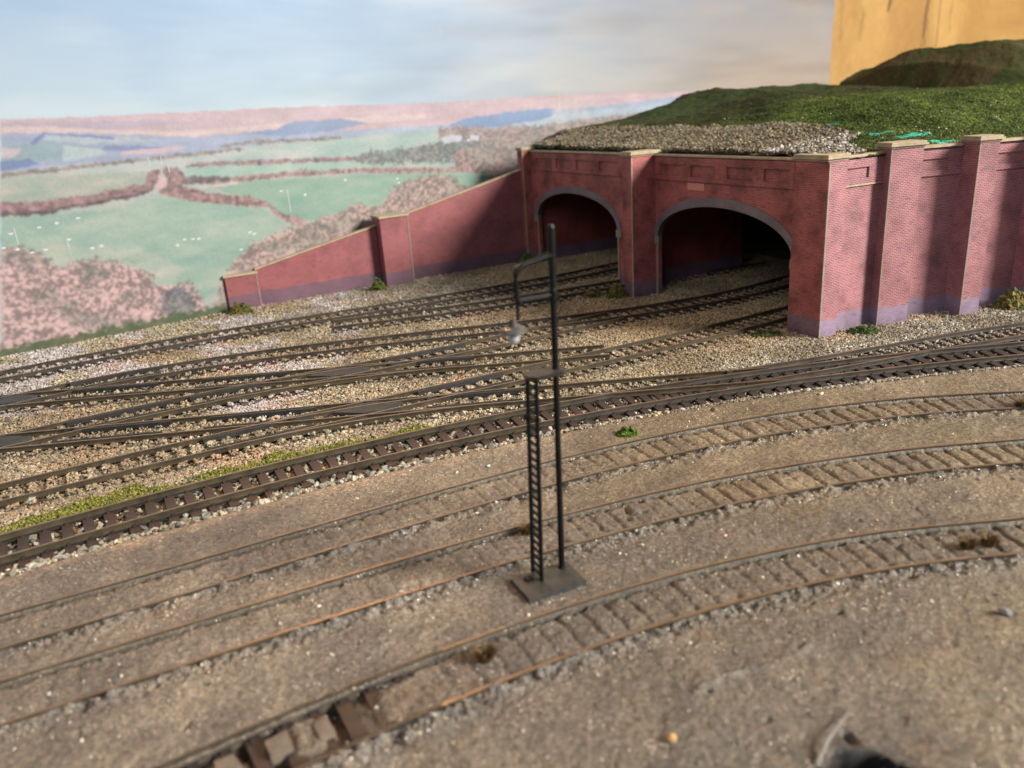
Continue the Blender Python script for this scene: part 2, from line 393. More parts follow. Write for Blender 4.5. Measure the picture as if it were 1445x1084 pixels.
# ------------------------------------------------------------------ ground
A = np.array([16.28, 39.35])
DP = np.array([-0.434, 0.901]); NP_ = np.array([-0.901, -0.434])
DR = np.array([0.905, 0.425])
PW0 = np.array([-24.9, 52.4]); PWD = np.array([0.807, 0.59]) / np.hypot(0.807, 0.59); PWN = np.array([PWD[1], -PWD[0]])

def ground_z(x, y, full=False):
    oM, sM = RT['M1'].offset(x, y)
    z = np.full_like(x, -0.40)
    yard = ss(-1.35, -2.5, oM)          # 1 in the plaster yard on the near side of the main track
    z = z + 0.03 * fbm(x * 0.8, y * 0.8, 3, 5)
    base = -0.06 + 0.055 * fbm(x * 0.35, y * 0.35, 3, 11) + 0.020 * fbm(x * 2.2, y * 2.2, 3, 21)
    gloss = np.zeros_like(x); groove = np.zeros_like(x); expo = np.zeros_like(x); web = np.zeros_like(x)
    zy = base
    rough = fbm(x * 3.4, y * 3.4, 4, 31); crumb = fbm(x * 7.0, y * 7.0, 3, 35) + 0.6 * rough
    for k in ('Y1', 'Y2', 'Y3'):
        o, s = RT[k].offset(x, y)
        ph = (s / PITCH_S) % 1.0
        hump = 1 - np.exp(-((ph - 0.5 + 0.07 * rough + 0.10 * vnoise(np.floor(s / PITCH_S) * 1.7, o * 0.5, 48)) / 0.14) ** 2)
        inside = ss(0.86, 0.80, np.abs(o))
        amp = 0.010 + 0.055 * ss(-5, 8, x) * (0.45 + 0.9 * np.clip(vnoise(s * 0.8, o * 0.4, 46) + 0.5, 0, 1)) + 0.02 * ss(-0.15, 0.35, vnoise(x * 0.18, y * 0.18, 44) + 0.12) * (1.15 if k == 'Y3' else 0.85)
        zin = -0.065 - 0.05 * ss(-0.3, 0.5, o) - 0.06 * ss(0.45, 0.75, o) - amp * (1 - hump) ** 1.3 + 0.018 * rough + 0.01
        zin = zin + 0.075 * crumb * np.exp(-((o - 0.62) / 0.16) ** 2)
        zin = np.where(o < -0.7, zin * (1 - ss(-0.7, -0.8, o)) + ss(-0.7, -0.8, o) * -0.03, zin)
        if k == 'Y3':
            e = ss(-2.0, -4.4, x + 1.1 * vnoise(x * 0.9, y * 0.9, 9)) * ss(-13, -9.5, x)
            e = e * (0.25 + 0.75 * ss(-0.25, 0.1, vnoise(s * 1.1, o * 0.7 + 3, 71) + 0.12))
            zin = zin * (1 - e) + e * (-0.40 + 0.06 * rough)
            expo = np.maximum(expo, e * inside)
        far = np.exp(-((o - 0.86) / 0.5) ** 2) * (o > 0.80)
        near = ss(-2.0, -1.2, o) * (o < -0.80)
        edge = near * ss(-1.75, -0.95, o)
        zn = -0.10 + (0.10 * rough + 0.11 * crumb) * ss(-1.9, -1.0, o)
        z_out = zy * (1 - far) + far * -0.022
        z_out = z_out * (1 - near * 0.9) + near * 0.9 * zn
        w = ss(2.4, 2.0, np.abs(o))
        zy = zy * (1 - w) + w * (inside * zin + (1 - inside) * z_out)
        gl = np.exp(-((o + 1.02) / 0.24) ** 2) * (0.6 + 0.9 * crumb) + 0.7 * np.exp(-((o - 0.58) / 0.12) ** 2) * (0.2 + crumb) + 0.45 * ss(.1, .5, fbm(x * .8, y * .8, 3, 88)) * ss(-2.6, -1.2, o) * (o < -.9)
        gloss = np.maximum(gloss, np.clip(gl, 0, 1))
        groove = np.maximum(groove, inside * (1 - hump)); web = np.maximum(web, inside * ss(0.60, 0.74, o + 0.12 * rough))
    zy = zy + 0.042 * fbm(x * 5, y * 5, 4, 61) + 0.02 * ss(0.1, 0.45, fbm(x * 1.4, y * 1.4, 4, 63))  + 0.012 * np.clip(vnoise(x * 9, y * 9, 66) - 0.25, 0, 1) * 4
    # a crack with a raised lip, and small pits, on the bare plaster in front
    cx_ = np.clip(((x - 3.5) * 2.9 + (y - 13.8) * 1.2) / (2.9**2 + 1.2**2), 0, 1); cd_ = np.hypot(x - 3.5 - 2.9 * cx_, y - 13.8 - 1.2 * cx_ + 0.25 * vnoise(x * 1.5, x * 0, 77))
    zy = zy + 0.07 * np.exp(-(cd_ / 0.10) ** 2) * (0.6 + 1.5 * rough) + 0.03 * np.exp(-(cd_ / 0.4) ** 2)
    zy = zy - 0.14 * ss(0.40, 0.47, vnoise(x * 2.1 + 5, y * 2.1, 78)) * ss(0.0, 0.3, vnoise(x * 0.5, y * 0.5, 79))
    gloss = np.maximum(gloss, 0.7 * np.exp(-(cd_ / 0.16) ** 2))
    # broken crust at the near edge of the board
    hx, hy = 5.95, 11.2
    rx = (x - hx) * 0.80 + (y - hy) * 0.6; ry = -(x - hx) * 0.6 + (y - hy) * 0.80
    hr = np.sqrt((rx / 0.95) ** 2 + (ry / 0.6) ** 2) + 1.0 * vnoise(x * 2.2, y * 2.2, 90) + 0.25 * vnoise(x * 6, y * 6, 91)
    lip = np.exp(-((hr - 1.25) / 0.35) ** 2)
    hole = ss(1.05, 0.92, hr)
    zy = zy + 0.10 * lip * vnoise(x * 1.6, y * 1.6, 93) * 2 - hole * 0.9
    z = z * (1 - yard) + zy * yard
    return (z, yard, gloss * yard, groove, expo * yard, oM, sM, hole, lip, web * yard, hr) if full else z

def build_ground():
    na, nr = 1150, 1150
    ang = np.radians(np.concatenate([np.linspace(-75, -38, 60, endpoint=False), np.linspace(-38, 40, na), np.linspace(40.1, 75, 60)]))
    rad = np.exp(np.linspace(math.log(9.5), math.log(118), nr)); rad = np.concatenate([np.linspace(2, 9.4, 24), rad])
    RA, AN = np.meshgrid(rad, ang, indexing='ij')
    x = (RA * np.sin(AN)).ravel(); y = (RA * np.cos(AN)).ravel()
    z, yard, gloss, groove, expo, oM, sM, hole, lip, web, hole_r = ground_z(x, y, True)
    # own colours of the surfaces, plus painted shade in the hole
    c_y = np.array([0.180, 0.144, 0.104])
    c_y2 = np.array([0.138, 0.116, 0.097]); c_y3 = np.array([0.265, 0.215, 0.162])
    t = ss(-0.3, 0.3, fbm(x * 0.16 + 3, y * 0.16, 4, 101))[:, None]
    C = c_y2 * (1 - t) + c_y * t
    lf = ss(2, -9, x)[:, None]; C = C * (1 - 0.55 * lf) + 0.55 * lf * np.array([0.172, 0.141, 0.118])
    t = ss(0.05, 0.45, fbm(x * 0.25 - 8, y * 0.22, 4, 111))[:, None]
    C = C * (1 - 0.6 * t) + c_y3 * 0.6 * t
    C = C * 1.12
    C = C * (1 - 0.16 * (ss(0.35, 1.0, groove) * ss(-0.2, 0.3, fbm(x * .4, y * .4, 2, 7) + .1))[:, None]) 
    grey = (gloss * 0.6)[:, None]; C = C * (1 - grey) + grey * np.array([0.21, 0.205, 0.195])
    e = expo[:, None]; C = C * (1 - e) + e * np.array([0.060, 0.036, 0.018])
    rt = ss(-2, 9, x)[:, None]; C = C * (1 + rt * np.array([0.04, 0.0, -0.10]))
    rust = (ss(0.25, 0.55, fbm(x * 0.7, y * 0.7, 3, 131)) * 0.22)[:, None]; C = C * (1 - rust) + rust * np.array([0.20, 0.115, 0.055])
    # sandy shoulder beside the main track
    wb = (0.75 * web)[:, None]; C = C * (1 - wb) + wb * np.array([0.055, 0.043, 0.026])
    sh = (ss(-3.1, -2.2, oM + 0.5 * fbm(x * 1.2, y * 1.2, 3, 140)) * yard * ss(9, -4, x))[:, None]
    C = C * (1 - 0.75 * sh) + 0.75 * sh * np.array([0.42, 0.30, 0.205])
    bal = (1 - yard)[:, None]
    bt = ss(-0.4, 0.4, fbm(x * 1.5, y * 1.5, 4, 150))[:, None]
    cb = np.array([0.20, 0.16, 0.10]) * (1 - bt) + np.array([0.33, 0.27, 0.175]) * bt
    org = (ss(2.1, 1.2, np.abs(oM)) * ss(-0.1, 0.3, fbm(x * 1.1, y * 1.1, 3, 160) + 0.05))[:, None]
    cb = cb * (1 - 0.8 * org) + 0.8 * org * np.array([0.36, 0.165, 0.065])
    C = C * (1 - bal) + bal * cb
    h = hole[:, None]; C = C * (1 - h) + h * np.array([0.005, 0.003, 0.002])  # shade inside the hole painted in as near-black
    l = (lip * 0.5)[:, None]; C = C * (1 - l) + l * np.array([0.075, 0.065, 0.055])
    h2 = ss(1.30, 1.05, hole_r)[:, None]; C = C * (1 - h2) + h2 * np.array([0.006, 0.004, 0.003])  # painted darkness carried out over the rim of the hole
    nA = len(ang); nR = len(rad)
    i = np.arange(nR - 1)[:, None] * nA + np.arange(nA - 1)[None]
    F = np.stack([i, i + 1, i + nA + 1, i + nA], -1).reshape(-1, 4)[:, ::-1]
    o = mesh_np('ground', np.c_[x, y, z], F, M['ground'], True, cols=C, attrs={'gloss': gloss})
    tag(o, kind='structure')
build_ground()

# ------------------------------------------------------------------ room walls and the printed backdrop
def pw(s, z, n=0.0):
    p = PW0 + PWD * s + PWN * n; return (p[0], p[1], z)
def build_wall():
    s = np.concatenate([np.arange(-60, 76, 8.0), np.arange(76, 122, 0.16), np.arange(122, 180, 6.0)]); z = np.concatenate([np.arange(-1, 9, 2.0), np.arange(9, 25, 0.12), np.arange(25, 96, 6.0)])
    X, Z = np.meshgrid(s, z, indexing='ij'); x, zz = X.ravel(), Z.ravel()
    t = ss(-0.35, 0.35, fbm(x * 0.12, zz * 0.10, 4, 801))[:, None]
    C = np.array([0.235, 0.128, 0.034]) * (1 - t) + np.array([0.295, 0.175, 0.054]) * t
    C = C * (1 + 0.10 * fbm(x * 1.5, zz * 1.5, 4, 805))[:, None]
    C = C * np.where(x > 107.2 + 0.15 * vnoise(zz * .4, zz * 0, 3), 1.10, 1.0)[:, None]
    g = 0.5 * np.exp(-((x - 107.2) / 0.25) ** 2)
    for s0, zt, zb, w, st in [(83.6, 21.6, 17.3, .35, .35), (87.7, 20.6, 17.2, .4, .4), (93.9, 21.7, 20.5, .45, .9), (103.6, 21.9, 16.5, .4, .8), (103.0, 16.5, 14.4, .3, .5), (104.0, 19.3, 18.2, .7, .6), (90.1, 12.9, 12.1, .6, .6), (115, 15.5, 14.5, 1.2, .35), (98, 14, 13.2, 1.6, .2), (86, 14.2, 13.4, .8, .2), (110.5, 22, 18, .3, .3)]:
        xx = x + 0.9 * vnoise(zz * 0.5, zz * 0 + s0, 7) + 0.3 * fbm(x * 2, zz * 2, 2, 8)
        g = np.maximum(g, st * np.exp(-((xx - s0) / w) ** 2) * ss(zt + .5, zt, zz) * ss(zb - .4, zb + .2, zz) * (0.55 + 1.0 * np.clip(fbm(x * 1.2, zz * .7, 3, 811) + .3, 0, 1)))
    g = np.maximum(g, 0.55 * (fbm(x * 1.8, zz * 1.8, 3, 821) > 0.62) * ss(17, 12, zz))
    g = np.clip(g, 0, .9)[:, None]; C = C * (1 - g) + g * np.array([0.09, 0.042, 0.014])
    p = PW0[None] + PWD[None] * x[:, None] - PWN[None] * 0.4
    ns, nz = X.shape; i = np.arange(ns - 1)[:, None] * nz + np.arange(nz - 1)[None]
    F = np.stack([i, i + nz, i + nz + 1, i + 1], -1).reshape(-1, 4)
    tag(mesh_np('wall', np.c_[p, zz], F, M['wall'], True, cols=C), kind='structure')
build_wall()

POSTER = [
((205, 176, 184),0.1,1,[(-4.99,13.48),(-0.46,13.33),(2.88,13.34),(8.88,13.28),(16.85,13.15),(24.24,12.93),(35.13,12.92),(44.55,12.81),(54.48,12.52),(66.03,12.18),(82.35,11.83),(83.78,0.28),(-5.87,9.87)]),
((186, 168, 185),0.1,1,[(-5.06,13.20),(-0.90,13.14),(3.23,12.93),(6.35,12.65),(2.71,12.53),(-0.64,12.50),(-5.15,12.81)]),
((222, 196, 196),0.1,1,[(-5.09,13.09),(-2.88,12.98),(0.58,12.50),(5.31,12.09),(13.34,12.21),(24.15,12.19),(24.10,11.76),(13.26,11.73),(5.71,11.79),(-0.67,12.37),(-5.17,12.73)]),
((163, 175, 203),0.12,1,[(-5.17,12.73),(0.14,12.36),(5.70,11.70),(9.08,11.68),(13.25,11.63),(17.75,11.33),(26.76,11.16),(35.84,11.65),(46.40,11.83),(54.48,12.11),(66.05,11.89),(82.41,11.35),(83.78,0.28),(-5.87,9.87)]),
((182, 196, 206),0.1,1,[(-2.62,12.47),(1.75,12.03),(3.85,11.61),(-0.80,11.79),(-3.07,12.18)]),
((150, 178, 192),0.1,1,[(-5.32,12.14),(-2.72,12.07),(-0.05,11.52),(0.25,10.98),(-3.36,10.95),(-5.54,11.23)]),
((215, 196, 204),0.1,1,[(-5.37,11.95),(-4.23,11.77),(-4.85,11.34),(-5.52,11.31)]),
((110, 128, 180),0.06,1,[(-3.86,12.07),(-2.89,12.65),(-2.75,12.56),(-3.58,11.97)]),
((110, 128, 180),0.06,1,[(-2.89,12.61),(-0.29,12.26),(0.91,12.09),(0.87,11.92),(-0.72,12.17),(-2.92,12.49)]),
((118, 135, 182),0.08,1,[(0.38,11.57),(2.48,11.40),(4.21,11.18),(1.98,11.09),(-0.08,11.35)]),
((110, 130, 178),0.1,1,[(-5.56,11.15),(-4.07,11.18),(-3.59,10.81),(-5.32,10.64),(-5.68,10.68)]),
((188, 205, 210),0.08,1,[(-2.00,11.80),(-0.06,11.43),(0.27,11.06),(-2.29,10.86)]),
((212, 184, 192),0.08,1,[(1.13,11.16),(4.68,11.23),(5.20,11.05),(3.24,10.85),(1.09,10.95)]),
((128, 150, 188),0.14,1,[(8.60,11.81),(11.67,11.79),(12.53,12.22),(14.44,12.24),(16.71,12.21),(19.01,11.76),(16.01,11.45),(12.12,11.32)]),
((118, 148, 192),0.14,1,[(26.19,11.08),(27.50,11.55),(32.69,11.82),(37.92,11.89),(37.45,11.07),(32.60,10.78),(28.10,10.51)]),
((172, 188, 205),0.14,1,[(17.70,11.02),(21.45,11.39),(26.72,10.83),(32.59,10.66),(39.15,11.34),(48.33,11.48),(58.90,11.63),(82.45,11.02),(82.87,7.63),(48.28,8.84),(26.64,10.05)]),
((182, 191, 184),0.12,2,[(-5.69,10.60),(1.44,10.61),(9.43,10.85),(24.79,10.85),(31.01,10.07),(31.77,0.86),(-8.75,-1.93)]),
((178, 195, 188),0.08,2,[(1.33,10.09),(6.91,10.59),(13.08,10.66),(16.49,10.80),(24.78,10.74),(25.38,10.03),(23.81,9.38),(16.29,9.49),(6.76,9.85)]),
((189, 197, 193),0.08,2,[(-1.92,10.40),(4.52,10.42),(8.88,10.61),(14.65,10.03),(11.84,9.68),(5.07,9.73),(-2.00,10.06)]),
((128, 112, 112),0.084,3,[(-5.71,10.52),(-2.29,10.52),(2.76,10.67),(8.92,10.80),(9.13,10.59),(2.94,10.47),(-2.34,10.31),(-5.77,10.28)]),
((118, 108, 108),0.12,3,[(7.47,11.01),(9.50,11.23),(16.52,10.95),(16.49,10.75),(9.46,10.99),(7.44,10.87)]),
((176, 183, 171),0.08,2,[(-5.79,10.20),(-2.01,10.02),(2.35,9.76),(2.34,9.09),(0.59,8.65),(-2.34,8.54),(-6.17,8.66)]),
((169, 195, 182),0.08,2,[(4.77,9.85),(6.75,9.76),(16.26,9.28),(22.45,9.17),(26.51,8.93),(26.44,8.26),(16.19,8.77),(8.04,8.77),(4.83,9.20)]),
((135, 106, 110),0.084,3,[(4.99,10.01),(8.26,9.95),(16.29,9.49),(23.80,9.27),(23.76,9.00),(16.25,9.18),(8.21,9.67),(4.94,9.79)]),
((150, 125, 122),0.096,3,[(4.83,9.20),(6.62,9.11),(7.86,8.89),(11.70,8.90),(17.34,8.56),(27.81,7.67),(30.76,7.27),(30.72,6.80),(17.30,8.24),(11.64,8.50),(7.48,8.45),(4.74,8.74)]),
((152, 182, 164),0.1,2,[(6.38,8.37),(9.00,8.48),(16.09,8.15),(26.35,7.41),(30.72,6.80),(27.62,5.82),(20.64,5.26),(13.26,4.91),(11.17,5.77),(10.26,6.75),(7.85,7.73)]),
((166, 188, 174),0.1,2,[(-6.34,7.93),(-1.73,7.67),(1.73,7.88),(3.58,8.07),(5.84,7.57),(9.69,6.52),(11.33,5.07),(9.76,3.90),(6.89,2.56),(4.56,0.93),(2.68,1.29),(-2.51,4.17),(-6.89,5.70)]),
((181, 192, 179),0.2,2,[(-6.87,5.79),(-3.74,5.96),(1.10,4.89),(3.53,3.13),(1.87,1.95),(-1.82,3.49),(-5.61,4.70)]),
((140, 110, 112),0.12,3,[(-6.13,8.82),(-3.90,8.64),(-1.07,8.75),(1.53,8.99),(2.21,9.10),(2.37,9.63),(2.96,9.93),(3.35,9.62),(2.71,8.68),(1.61,8.35),(-1.23,8.06),(-4.08,7.89),(-6.32,8.01)]),
((92, 78, 80),0.12,3,[(-6.26,8.26),(-4.03,8.10),(-1.19,8.23),(2.10,8.57),(2.74,8.86),(2.60,8.60),(1.59,8.26),(-1.23,8.06),(-4.09,7.85),(-6.33,7.97)]),
((222, 180, 182),0.05,1,[(3.08,9.65),(3.36,9.25),(3.54,8.77),(2.69,8.59),(3.15,9.09)]),
((146, 116, 116),0.108,3,[(3.42,9.98),(4.50,9.88),(4.83,9.20),(4.44,8.68),(5.93,8.04),(8.58,7.54),(10.19,6.96),(10.23,6.55),(7.70,6.96),(4.44,7.74),(3.23,8.16),(2.84,8.48),(3.54,8.77)]),
((100, 88, 90),0.12,3,[(4.55,9.22),(6.63,9.15),(7.76,8.90),(7.81,8.60),(6.06,8.69),(4.55,8.76)]),
((158, 130, 130),0.108,3,[(10.16,6.76),(11.11,6.03),(12.24,5.57),(13.26,4.91),(12.66,4.68),(11.36,5.28),(10.37,6.13)]),
((210, 200, 190),0.06,1,[(5.46,8.57),(7.00,8.54),(8.25,8.56),(8.23,8.41),(6.96,8.31),(5.52,8.37)]),
((112, 124, 123),0.132,4,[(17.11,9.41),(18.72,9.70),(22.52,9.71),(26.62,9.94),(30.23,9.78),(30.93,9.15),(26.45,8.37),(21.07,8.53),(17.39,8.87)]),
((158, 134, 130),0.18,4,[(25.21,10.93),(27.44,11.00),(30.32,10.70),(35.76,10.58),(41.74,10.69),(48.32,10.82),(58.92,10.79),(82.51,10.53),(84.57,-6.11),(30.25,1.72),(29.97,6.99),(26.38,7.69),(26.53,9.04),(30.21,9.55),(26.64,10.05),(24.99,10.17)]),
((206, 208, 222),0.05,1,[(25.40,10.20),(26.39,10.40),(27.50,10.21),(27.32,9.83),(25.62,9.74)]),
((200, 206, 222),0.05,1,[(28.37,10.26),(29.22,10.09),(29.05,9.76),(28.18,9.88)]),
((190, 162, 154),0.24,4,[(7.02,3.25),(8.31,4.07),(11.01,4.81),(13.30,5.12),(15.07,5.31),(16.94,5.83),(19.37,5.42),(20.04,6.55),(21.88,7.24),(24.26,7.44),(26.30,7.01),(27.36,6.08),(30.63,5.85),(35.39,5.33),(34.66,-4.92),(4.85,-0.16),(5.72,1.74)]),
((208, 174, 172),0.24,4,[(-6.77,6.20),(-5.64,6.20),(-4.47,5.22),(-4.21,4.28),(-3.39,4.69),(-1.56,4.66),(0.44,3.85),(1.33,2.93),(1.57,2.30),(3.82,2.18),(4.37,0.97),(4.56,-1.68),(-8.64,-1.49)]),
((128, 126, 132),0.18,4,[(1.94,1.84),(2.83,2.06),(3.94,1.56),(3.60,-0.42),(1.91,-0.17),(1.49,1.03)]),
]
SHEEP = [(-6.02,6.95),(-4.45,7.12),(-3.44,7.24),(-2.20,7.38),(-3.01,6.16),(-6.59,6.17),(-5.88,5.98),(-5.18,5.69),(3.92,5.13),(4.49,5.09),(4.86,5.04),(-1.81,5.43),(-1.25,5.49),(8.47,4.96),(8.76,4.82),(7.65,3.87),(13.05,7.08),(11.26,7.54),(-4.42,5.75),(3.39,4.82),(20.93,7.45),(21.02,7.11),(16.45,7.80),(28.04,9.83)]
POLES = [(11.76,5.97,7.63),(2.72,10.06,10.67),(3.48,10.07,10.70),(3.83,9.58,10.21),(-3.11,5.55,6.08),(-5.76,6.28,7.26)]

def in_poly(x, z, P):
    ins = np.zeros(x.shape, bool); n = len(P)
    for i in range(n):
        x1, z1 = P[i]; x2, z2 = P[(i + 1) % n]
        if z1 == z2: continue
        c = ((z1 > z) != (z2 > z)) & (x < (x2 - x1) * (z - z1) / (z2 - z1) + x1)
        ins ^= c
    return ins

def build_poster():
    s = np.concatenate([np.arange(-34, -9, 0.15), np.arange(-9, 30, 0.052), np.arange(30, 81.01, 0.09)])
    z = np.concatenate([np.arange(-0.45, 16.6, 0.055), np.arange(16.6, 27, 0.16)])
    X, Z = np.meshgrid(s, z, indexing='ij'); sh = X.shape; x = X.ravel(); zz = Z.ravel()
    # sky, greyer and warmer towards the right
    hz = np.interp(x, [-34, -5, 24, 54, 81], [13.6, 13.5, 12.9, 12.5, 11.9])
    t = np.clip((zz - hz) / 9.0, 0, 1)[:, None]
    C = lin((198, 217, 230)) * (1 - t) + lin((158, 190, 226)) * t
    r = ss(10, 62, x)[:, None]
    r2 = ss(45, 82, x)[:, None]
    C = C * (1 - 0.85 * r) + 0.85 * r * (lin((184, 170, 156)) * (1 - t) + lin((154, 156, 164)) * t)
    ck = fbm(x * 0.07 + 0.10 * zz, zz * 0.26 - 0.02 * x, 4, 201)
    cl = ss(-0.05, 0.55, ck)[:, None]; C = C * (1 - 0.55 * cl) + 0.55 * cl * (lin((214, 226, 234)) * (1 - r) + r * lin((186, 174, 162)))
    cd = (ss(-0.25, 0.35, fbm(x * 0.05 + 5, zz * 0.42 + 3, 3, 211)) * ss(8, 45, x))[:, None]
    C = C * (1 - 0.5 * cd) + 0.5 * cd * lin((136, 130, 130))
    cd = (ss(-0.15, 0.4, fbm(x * 0.09 + 2, zz * 0.24 + 1, 4, 221)))[:, None]
    C = C * (1 - 0.35 * cd) + 0.35 * cd * (lin((152, 184, 218)) * (1 - r) + r * lin((160, 156, 156)))
    C = C * (1 - 0.6 * r2) + 0.6 * r2 * C * np.array([1.0, .84, .66])
    w1 = fbm(x * 2.2, zz * 2.8, 4, 231); w2 = fbm(x * 2.2 + 40, zz * 2.8 + 9, 4, 241)
    f1 = fbm(x * 3.5, zz * 4.5, 4, 251); f2 = fbm(x * 9, zz * 10, 3, 261); f3 = fbm(x * 0.5, zz * 1.6, 4, 271); f1b = fbm(x * 3.5 + 31, zz * 4.5, 3, 255); f2b = fbm(x * 9 + 11, zz * 10, 2, 265); f4 = fbm(x * 0.8, zz * 1.1, 4, 275)
    for col, wob, kind, P in POSTER:
        P = np.array(P)
        x0, z0 = P.min(0) - 1; x1, z1 = P.max(0) + 1
        b = np.where((x > x0) & (x < x1) & (zz > z0) & (zz < z1))[0]
        fe = 0.30 if kind == 4 else (0.10 if kind == 3 else 0.0)
        hit = b[in_poly(x[b] + wob * 1.3 * w1[b] + fe * (f1[b] + 1.3 * f2[b]), zz[b] + wob * w2[b] + fe * (f1b[b] + 1.3 * f2b[b]), P)]
        if not len(hit): continue
        c = np.repeat(lin(col)[None], len(hit), 0)
        if kind == 1: c = c * (1 + 0.22 * f3[hit] + 0.12 * f1[hit])[:, None]
        elif kind == 2: c = c * (1 + 0.18 * f3[hit] + 0.10 * f2[hit])[:, None]; c[:, 0] *= 1 + 0.25 * f3[hit]
        elif kind == 3: c = c * 1.22 * (1 + 1.0 * f1[hit] + 0.7 * f2[hit])[:, None]
        elif kind == 4:
            k = ss(-0.22, 0.30, 0.9 * f1[hit] + 1.15 * f2[hit] + 0.3 * f3[hit])[:, None]
            dk = lin((112, 106, 104)) * 0.5 + 0.5 * c * 0.45
            c = dk * (1 - k) + k * c * 1.42; c = 0.15 * lin(col) + 0.85 * c; gg = ss(-.1, .35, f4[hit] + .35 * f1[hit])[:, None]; c = c * (1 - .65 * gg) + .65 * gg * (lin((112, 116, 110)) * (1 - k) + k * lin((170, 160, 150)))
        C[hit] = c
    G = C.reshape(*sh, 3)
    for _ in range(2):
        G = (np.roll(G, 1, 0) + 2 * G + np.roll(G, -1, 0)) / 4; G = (np.roll(G, 1, 1) + 2 * G + np.roll(G, -1, 1)) / 4
    C = G.reshape(-1, 3)
    hz2 = ((0.04 + 0.14 * ss(7.5, 12.0, zz)) * (zz < hz))[:, None]; C = C * (1 - hz2) + hz2 * lin((204, 208, 212))
    fine = fbm(x * 16, zz * 18, 2, 285)[:, None]; C = C * (1 + np.where(zz[:, None] < hz[:, None], 0.16, 0.02) * fine)
    for a, b in SHEEP:
        C[((x - a) / 0.13) ** 2 + ((zz - b) / 0.07) ** 2 < 1] = lin((232, 234, 232))
    for a, b, c in POLES:
        C[(np.abs(x - a) < 0.022) & (zz > b) & (zz < c)] = lin((214, 218, 218))
    # whitish streaks near the embankment
    g = np.zeros_like(x)
    for a, b, wx, h in [(37.6, 11.6, .35, 1.1), (38.3, 12.0, .25, 1.2), (39.1, 12.1, .4, 0.9), (40.2, 11.7, .5, 1.2), (38.4, 10.7, .8, .5), (41.2, 11.2, .5, .4)]:
        g = np.maximum(g, np.exp(-((x - a) / wx) ** 2 - ((zz - b) / h) ** 2))
    g = (g * np.clip(0.75 + 1.2 * f2, 0, 1))[:, None]; C = C * (1 - 0.5 * g) + 0.5 * g * lin((216, 208, 196))
    C[((x - 26.2) / .12) ** 2 + ((zz - 18.2) / .28) ** 2 < 1] = lin((176, 190, 190))
    C = np.clip(C, 0.003, 0.92) * 0.50
    gr = (ss(0.25, -0.1, zz + 0.35 * f1 - 0.10) * 0.85)[:, None]; C = C * (1 - gr) + gr * lin((60, 74, 44))
    # torn, slightly wavy right-hand edge and sheet waviness
    edge = 81.0 + 0.9 * fbm(zz * 0.22, zz * 0 + 2, 4, 281) + np.interp(zz, [8, 14, 27], [-0.6, -0.2, 0.4])
    xs = np.minimum(x, edge)
    wav = 0.10 * fbm(xs * 0.07, zz * 0.12, 3, 291) + 0.25 * np.exp(-((xs - 80) / 2.5) ** 2) * (0.5 + vnoise(zz * 0.3, zz * 0, 4))
    p = PW0[None] + PWD[None] * xs[:, None] + PWN[None] * (wav + 0.05)[:, None]
    V = np.c_[p, zz]
    ns, nz = sh; i = np.arange(ns - 1)[:, None] * nz + np.arange(nz - 1)[None]
    F = np.stack([i, i + nz, i + nz + 1, i + 1], -1).reshape(-1, 4)
    keep = (xs[F[:, 1]] - xs[F[:, 0]]) > 1e-4
    o = mesh_np('backdrop_poster', V, F[keep], M['poster'], True, cols=C)
    tag(o, 'wide printed photo backdrop of green fields, pink hills and pale cloudy sky', 'poster')
build_poster()

# ------------------------------------------------------------------ embankment hill behind the tunnel mouths
def hill_z(u, v):
    front = 8.62 + 0.85 * ss(0.2, 9.0, u) * ss(0.5, 9, v) + 0.25 * ss(0.3, 2.5, v) + 1.35 * ss(2, 14, v) * ss(8, 19, u) + 0.55 * ss(4.5, 2.0, np.abs(v - 6.5)) * ss(9.5, 13, u)
    ridge = np.interp(u, [0, 3, 6.5, 11, 15, 20, 24, 28, 33, 37, 41.5, 44.5, 46.5, 49.5, 53, 57, 75], [8.9, 9.4, 10.05, 10.5, 11.0, 12.6, 12.1, 12.55, 12.1, 11.2, 10.7, 11.2, 13.7, 15.1, 15.0, 15.2, 15.4])
    t = ss(15, 31 - 5 * ss(45, 50, u), v)
    z = front * (1 - t) + ridge * t - 1.5 * ss(34.5, 41, v)
    return z + (0.35 * fbm(u * 0.22, v * 0.22, 3, 301) + 0.18 * fbm(u * 0.6, v * 0.6, 3, 305)) * ss(6, 12, u) + 0.10 * fbm(u * 1.1, v * 1.1, 3, 311)
def hill_xy(u, v):
    p = A[None] + DR[None] * u[:, None] + DP[None] * v[:, None]; return p
def stone_zone(u, v):
    lim = np.interp(v, [0, 3, 5, 9, 13, 20, 33], [2.4, 4.2, 6.6, 8.6, 9.2, 7.4, 5.4])
    return ss(0.5, -0.5, u - lim + 1.6 * fbm(u * 0.7, v * 0.7, 4, 321))
TEAL = [(9.9, 13.4, .9, 1.4, .6), (9.8, 9.8, 1.0, 1.4, .6), (8.9, 4.6, 1.3, .5, .9), (9.8, 3.3, 1.6, .5, 1.0), (10.4, 1.9, 1.3, .45, 1.0), (7.6, .9, 1.2, .5, 1.0), (10.0, .7, 1.6, .5, 1.0), (11.8, .8, .8, .5, .8), (43.3, 31.5, .7, .8, .3)]
